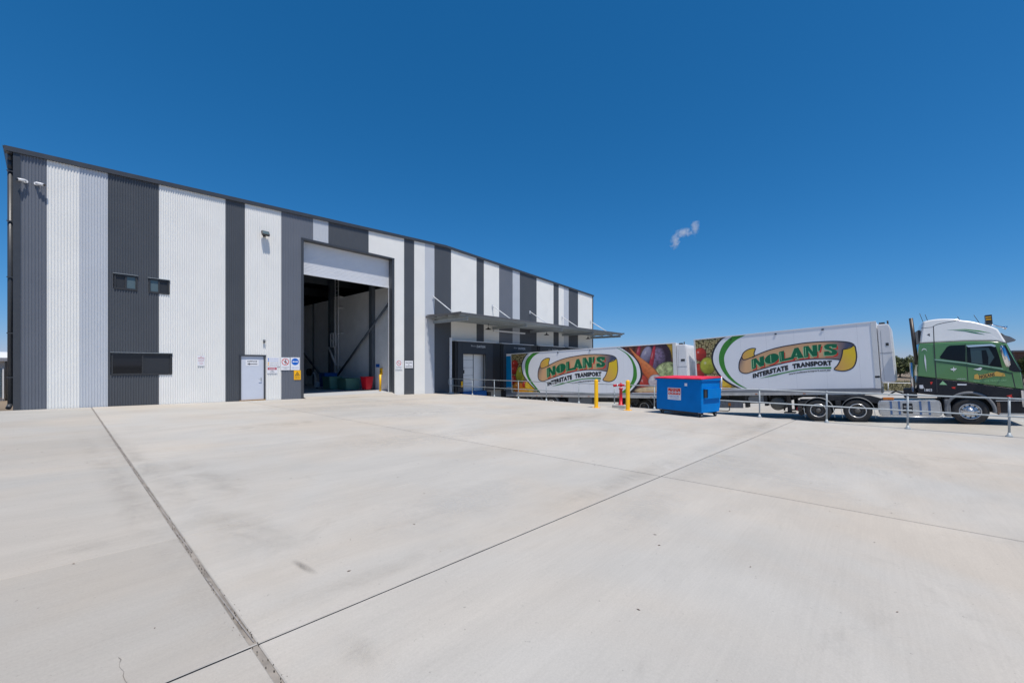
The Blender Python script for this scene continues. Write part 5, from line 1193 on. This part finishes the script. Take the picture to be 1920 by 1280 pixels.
for (x0, z0, x1, z1) in ((2.36, 4.24, 2.28, 4.62), (2.50, 4.26, 2.44, 4.55), (3.42, 4.15, 3.36, 4.33), (3.95, 3.93, 3.80, 4.33)):
    bm = B(); tube(bm, (x0, .42, z0), (x1, .42, z1), .009, 6); obj('antenna', bm, PLAST, tk)
bm = B(); prism(bm, [(4.47, 3.12), (4.52, 3.12), (4.82, 2.05), (4.76, 2.05)], .10, 2.40, 'y'); obj('windscreen', fin(bm), TINTB, tk)
bm = B(); box(bm, 4.80, 4.94, .06, 2.44, .36, 1.0, .04); obj('bumper', bm, CHROME, tk)
bm = B(); box(bm, 4.81, 4.88, .3, 2.2, 1.05, 1.9, .02); obj('grille', bm, PLAST, tk)
bm = B(); box(bm, 4.16, 4.78, -.02, .2, .42, .46); box(bm, 4.10, 4.80, -.01, .1, .92, .95); obj('step', bm, ALU, tk)
bm = B(); box(bm, 4.74, 4.80, -.005, .03, .70, 1.32); obj('headlamp', bm, CHROME, tk)
bm = B(); box(bm, 4.12, 4.20, -.012, .02, .40, .88); obj('reflector_strip', bm, RUST, tk)
# chassis, tanks, stack
bm = B(); box(bm, -2.25, 4.6, .78, .88, .70, .96); box(bm, -2.25, 4.6, 1.62, 1.72, .70, .96); box(bm, -2.2, .9, .6, 1.9, .55, .7); box(bm, 2.7, 4.7, .6, 1.9, .45, 1.1)
for a in (-.75, .9): box(bm, a, a + .2, .2, 2.3, .60, .95)
obj('chassis', bm, CHAS, tk)
bm = B(); prism(bm, [(-1.1, 1.10), (-.2, 1.13), (.2, 1.13), (.25, 1.0), (-1.1, 1.0)], .7, 1.8, 'y'); obj('fifth_wheel', fin(bm), CHAS, tk)
bm = B(); prism(bm, [(-2.2, .62), (-2.2, .85), (-1.3, 1.13), (-.9, 1.18), (-.4, 1.13), (.0, 1.20), (.5, 1.15), (.9, 1.0), (.9, .8), (-.4, .95), (-1.4, .95)], .35, .72, 'y'); obj('rear_fender', fin(bm), CHAS, tk)
bm = B(); prism(bm, [(x_, z_) for x_, z_ in ((.78, .30), (.72, .40), (.72, .88), (.80, .965), (2.56, .975), (2.64, .90), (2.66, .38), (2.60, .30))], .02, .72, 'y'); fin(bm); bmesh.ops.bevel(bm, geom=bm.edges[:], offset=.04, segments=3, affect='EDGES')
ft = obj('fuel_tank', bm, ALUM, tk)
STRAP = mat('tank_strap', (.10, .17, .33, 1), .35, .4, var=.05)
for a in (1.10, 1.36, 2.0, 2.26):
    bm = B(); box(bm, a, a + .07, .008, .016, .36, .93); obj('strap', bm, STRAP, ft)
bm = B(); box(bm, 1.50, 1.80, -.01, .016, .42, .84, .03); obj('step_plate', bm, CHAS, ft)
for z in (.55, .68): cbox('tread', 1.53, 1.77, -.02, -.011, z, z + .04, ALU, ft)
bm = B(); tube(bm, (.74, .0, .27), (2.6, .0, .27), .02); tube(bm, (2.6, 0, .27), (2.72, 0, .30), .02); obj('side_guard', bm, ALU, tk)
bm = B(); box(bm, 2.74, 2.90, .0, .6, .30, 1.0, .03); obj('front_fender', bm, GRPL, tk)
bm = B(); box(bm, .9, 1.25, .1, .4, .98, 1.08, .02); obj('battery_cover', bm, AMBER, tk)
bm = B(); tube(bm, (2.06, .36, 2.45), (2.0, .36, 4.44), .065, 16); obj('exhaust_stack', bm, mat('stack_dark', (.07, .06, .055, 1), .45, .5, var=.2), tk)
bm = B(); tube(bm, (1.88, .36, 1.3), (1.90, .36, 2.55), .065, 16); obj('stack_guard', bm, ALUM, tk)
bm = B(); box(bm, 2.17, 2.24, .3, 2.3, 2.2, 3.9); obj('air_deflector', bm, PLAST, tk)
bm = B(); path(bm, [(1.1, .9, 1.15), (1.35, .9, 1.32), (1.6, .95, 1.2), (1.9, .9, 1.4)], .03); box(bm, 1.6, 2.0, .4, 1.0, 1.05, 1.45, .03); obj('airlines', bm, CHAS, tk)
bm = B(); box(bm, -2.22, -2.05, .1, .5, .45, .66, .02); tube(bm, (-2.1, .3, .35), (-2.1, 2.2, .35), .12, 12); obj('rear_crossbar', bm, CHAS, tk)
cbox('tail_lamp', -2.25, -2.19, .12, .4, .50, .62, RED, tk)
wheel(tk, 3.42, .52, .0, 1); wheel(tk, 3.42, .52, 2.5, 1, True)
for a in (-1.40, .02):
    axle(tk, a, .51); guard(tk, a, .53, .56, 8, 172, m=GRPL)
for a in (-1.95, -.83, -.55, .58):
    bm = B(); tube(bm, (a, .02, .62), (a + .03, .02, .18), .012, 6); obj('guard_stay', bm, GALV, tk)

# ------------------------------------------------------------------ beyond the yard
pf = empty('perimeter_rail', (62, -4, -1.3), label='white pipe rail fence at the far edge of the truck yard', cat='fence')
bm = B(); tube(bm, (0, -36, 1.0), (0, 60, 1.0), .035, 8); obj('top_rail', bm, WPAINT, pf)
bm = B(); tube(bm, (0, 0, 0), (0, 0, 1.0), .035, 8); p0 = obj('post', bm, WPAINT, pf); p0.location = (0, -36, 0)
for k in range(1, 41): c_ = p0.copy(); COL.objects.link(c_); c_.parent = pf; c_.location = (0, -36 + 2.4 * k, 0)
# grass tufts on the bank
bm = B()
for i in range(16000):
    x = 62.4 + random.random() ** 1.4 * 18; y = random.uniform(-45, 45); z = ground_h(x, y); h = random.uniform(.15, .5); a = random.uniform(0, 6.3); w = .05
    bm.faces.new([bm.verts.new((x - w * math.cos(a), y - w * math.sin(a), z - .02)), bm.verts.new((x + w * math.cos(a), y + w * math.sin(a), z - .02)), bm.verts.new((x + random.uniform(-.12, .12), y + random.uniform(-.12, .12), z + h))])
for (a, b_) in zip((62.0, 66, 70, 76), (66, 70, 76, 84)):
    for yy_ in range(-60, 60, 10): bm.faces.new([bm.verts.new((x, y, ground_h(x, y) + .05)) for x, y in ((a, yy_), (b_, yy_), (b_, yy_ + 10), (a, yy_ + 10))])
meta(obj('grass', bm, GRASS), 'tall dry grass on the bank behind the white rail fence', 'grass', kind='stuff')
# bushland trees
def tree_mesh(seed):
    rnd = random.Random(seed); bm = B(); cl = [(Vector((rnd.gauss(0, .9), rnd.gauss(0, .9), rnd.uniform(.5, 3.2))), rnd.uniform(.5, 1.0)) for _ in range(22)]
    for c, r_ in cl:
        for _ in range(230):
            d = Vector((rnd.gauss(0, 1), rnd.gauss(0, 1), rnd.gauss(0, .8))).normalized() * r_ * rnd.random() ** .4; p = c + d; s_ = rnd.uniform(.06, .17)
            a = Vector((rnd.gauss(0, 1), rnd.gauss(0, 1), rnd.gauss(0, 1))).normalized(); b_ = a.orthogonal().normalized()
            bm.faces.new([bm.verts.new(p + a * s_), bm.verts.new(p + b_ * s_ * .6), bm.verts.new(p - a * s_), bm.verts.new(p - b_ * s_ * .6)])
    me = bpy.data.meshes.new('crown'); bm.to_mesh(me); bm.free(); me.materials.append(LEAF)
    bm = B(); tube(bm, (0, 0, -.3), (.05, 0, 1.4), .14, 8, .09)
    for c, r_ in cl[:6]: tube(bm, (.05, 0, 1.0), c, .06, 5, .02)
    m2 = bpy.data.meshes.new('trunk'); bm.to_mesh(m2); bm.free(); m2.materials.append(BARK); return me, m2
TM = [tree_mesh(s_) for s_ in (1, 2, 3)]
def place_tree(x, y, sc, label, group='bushland trees behind the paddock'):
    t = empty('bush_tree', (x, y, ground_h(x, y) - .1), random.uniform(0, 6.3), label, 'tree', group); t.scale = (sc * random.uniform(.9, 1.3),) * 2 + (sc,)
    a, b_ = TM[random.randrange(3)]; link('crown', a, t); link('trunk', b_, t)
for i in range(46):
    y = 34 - i * 2.1 + random.uniform(-.8, .8); x = 98 + random.uniform(-5, 7)
    place_tree(x, y, random.uniform(.75, 1.12), 'low olive green bushland tree in the distant tree line')
for i in range(70):
    y = 90 - i * 4 + random.uniform(-2, 2); x = 150 + random.uniform(-10, 14)
    place_tree(x, y, random.uniform(.8, 1.25), 'far bushland tree rising behind the nearer tree line', 'farther bushland trees')
# distant brick building at the right edge
fb_ = empty('brick_building', (150, -27.5, -.3), label='distant red brown brick building beyond the front of the truck', cat='building')
BRK = mat('far_brick', (.17, .085, .055, 1), .85, var=.12); cbox('wall', -5, 5, -1.0, 2.6, 0, 5.0, BRK, fb_)
cbox('roof', -5.4, 5.4, -1.3, 2.9, 5.0, 5.35, GRPL, fb_); cbox('window', -5.05, -5.0, .3, 1.4, 2.6, 3.8, GLASS, fb_)
# timber post by the yard
tp = empty('timber_post', (60.9, -3.7, -1.3), label='rusty marker post by the white rail fence', cat='post'); bm = B(); tube(bm, (0, 0, 0), (0, 0, 2.3), .05, 8); obj('post', bm, RUST, tp)

# small outbuilding peeping out behind the left corner of the warehouse
ob = empty('outbuilding', (-3.0, 29.5, .06), label='low white roofed shed with blue grey louvres left of the warehouse corner', cat='shed')
BEI = mat('beige_panel', (.52, .49, .44, 1), .6, var=.05); LV = mat('louvre_blue_grey', (.10, .15, .19, 1), .3, var=.08)
cbox('wall', -3.2, 1.8, -.8, 3, .0, 1.75, BEI, ob)
bm = B(); prism(bm, [(-1.0, 1.75), (-1.05, 1.9), (.3, 2.15), (1.1, 2.2), (3.2, 1.9), (3.2, 1.75)], -3.3, 1.9, 'x'); obj('roof', fin(bm), WPAINT, ob)
for k in range(12):
    bm = B(); box(bm, -1.2, 1.72, -.86, -.80, .16 + k * .105, .235 + k * .105); obj('louvre', bm, LV, ob)
bm = B(); box(bm, 1.74, 1.78, -.87, -.80, .1, 1.45); box(bm, -1.3, -1.22, -.87, -.80, .1, 1.45); obj('louvre_frame', bm, WPAINT, ob)

# a single wisp of cloud
def cloud():
    root = bpy.data.objects.new('cloud', None); COL.objects.link(root); root['kind'] = 'structure'
    F_ = Vector((math.cos(R(41.2)), math.sin(R(41.2)), 0)); R_ = Vector((math.sin(R(41.2)), -math.cos(R(41.2)), 0)); U_ = Vector((0, 0, 1)); dist = 1240
    root.location = (0, 0, 0)
    m = bpy.data.materials.new('cloud_vapour'); m.use_nodes = True; N = m.node_tree.nodes; L = m.node_tree.links; N.remove(N['Principled BSDF'])
    v = N.new('ShaderNodeVolumePrincipled'); v.inputs['Color'].default_value = (.97, .98, 1, 1); v.inputs['Anisotropy'].default_value = -.35
    tc = N.new('ShaderNodeTexCoord'); g = N.new('ShaderNodeNewGeometry'); n = N.new('ShaderNodeTexNoise'); n.inputs['Scale'].default_value = .075; n.inputs['Detail'].default_value = 7; n.inputs['Roughness'].default_value = .62; n.inputs['Distortion'].default_value = 1.0
    L.new(g.outputs['Position'], n.inputs['Vector'])
    ln = N.new('ShaderNodeVectorMath'); ln.operation = 'LENGTH'; L.new(tc.outputs['Object'], ln.inputs[0])
    f = N.new('ShaderNodeMapRange'); f.inputs[1].default_value = 1; f.inputs[2].default_value = .0; L.new(ln.outputs['Value'], f.inputs[0])
    a = N.new('ShaderNodeMath'); a.operation = 'MULTIPLY_ADD'; a.inputs[1].default_value = .42; L.new(f.outputs[0], a.inputs[0]); L.new(n.outputs[0], a.inputs[2])
    r = N.new('ShaderNodeMapRange'); r.inputs[1].default_value = .56; r.inputs[2].default_value = .98; r.inputs[4].default_value = .07; L.new(a.outputs[0], r.inputs[0])
    L.new(r.outputs[0], v.inputs['Density']); L.new(v.outputs[0], N['Material Output'].inputs['Volume'])
    bm = B(); bmesh.ops.create_icosphere(bm, subdivisions=3, radius=1.0); me = bpy.data.meshes.new('cloud_puff'); bm.to_mesh(me); bm.free(); me.materials.append(m)
    for px_, py_, rx, ry, rot in ((1266, 452, 10, 17, -.2), (1282, 436, 18, 10, .1), (1303, 428, 9, 19, -.15)):
        o_ = link('cloud_puff', me, root); o_.location = Vector((0, 0, 1.62)) + (F_ + R_ * (px_ - 960) / 765 + U_ * (685 - py_) / 765) * dist
        ax = (R_ * math.cos(rot) + U_ * math.sin(rot)).normalized(); up = ax.cross(F_).normalized() * -1
        Mx = Matrix((ax, F_, ax.cross(F_))).transposed(); o_.rotation_mode = 'QUATERNION'; o_.rotation_quaternion = Mx.to_quaternion(); o_.scale = (rx * 1.62, 16, ry * 1.62)
cloud()
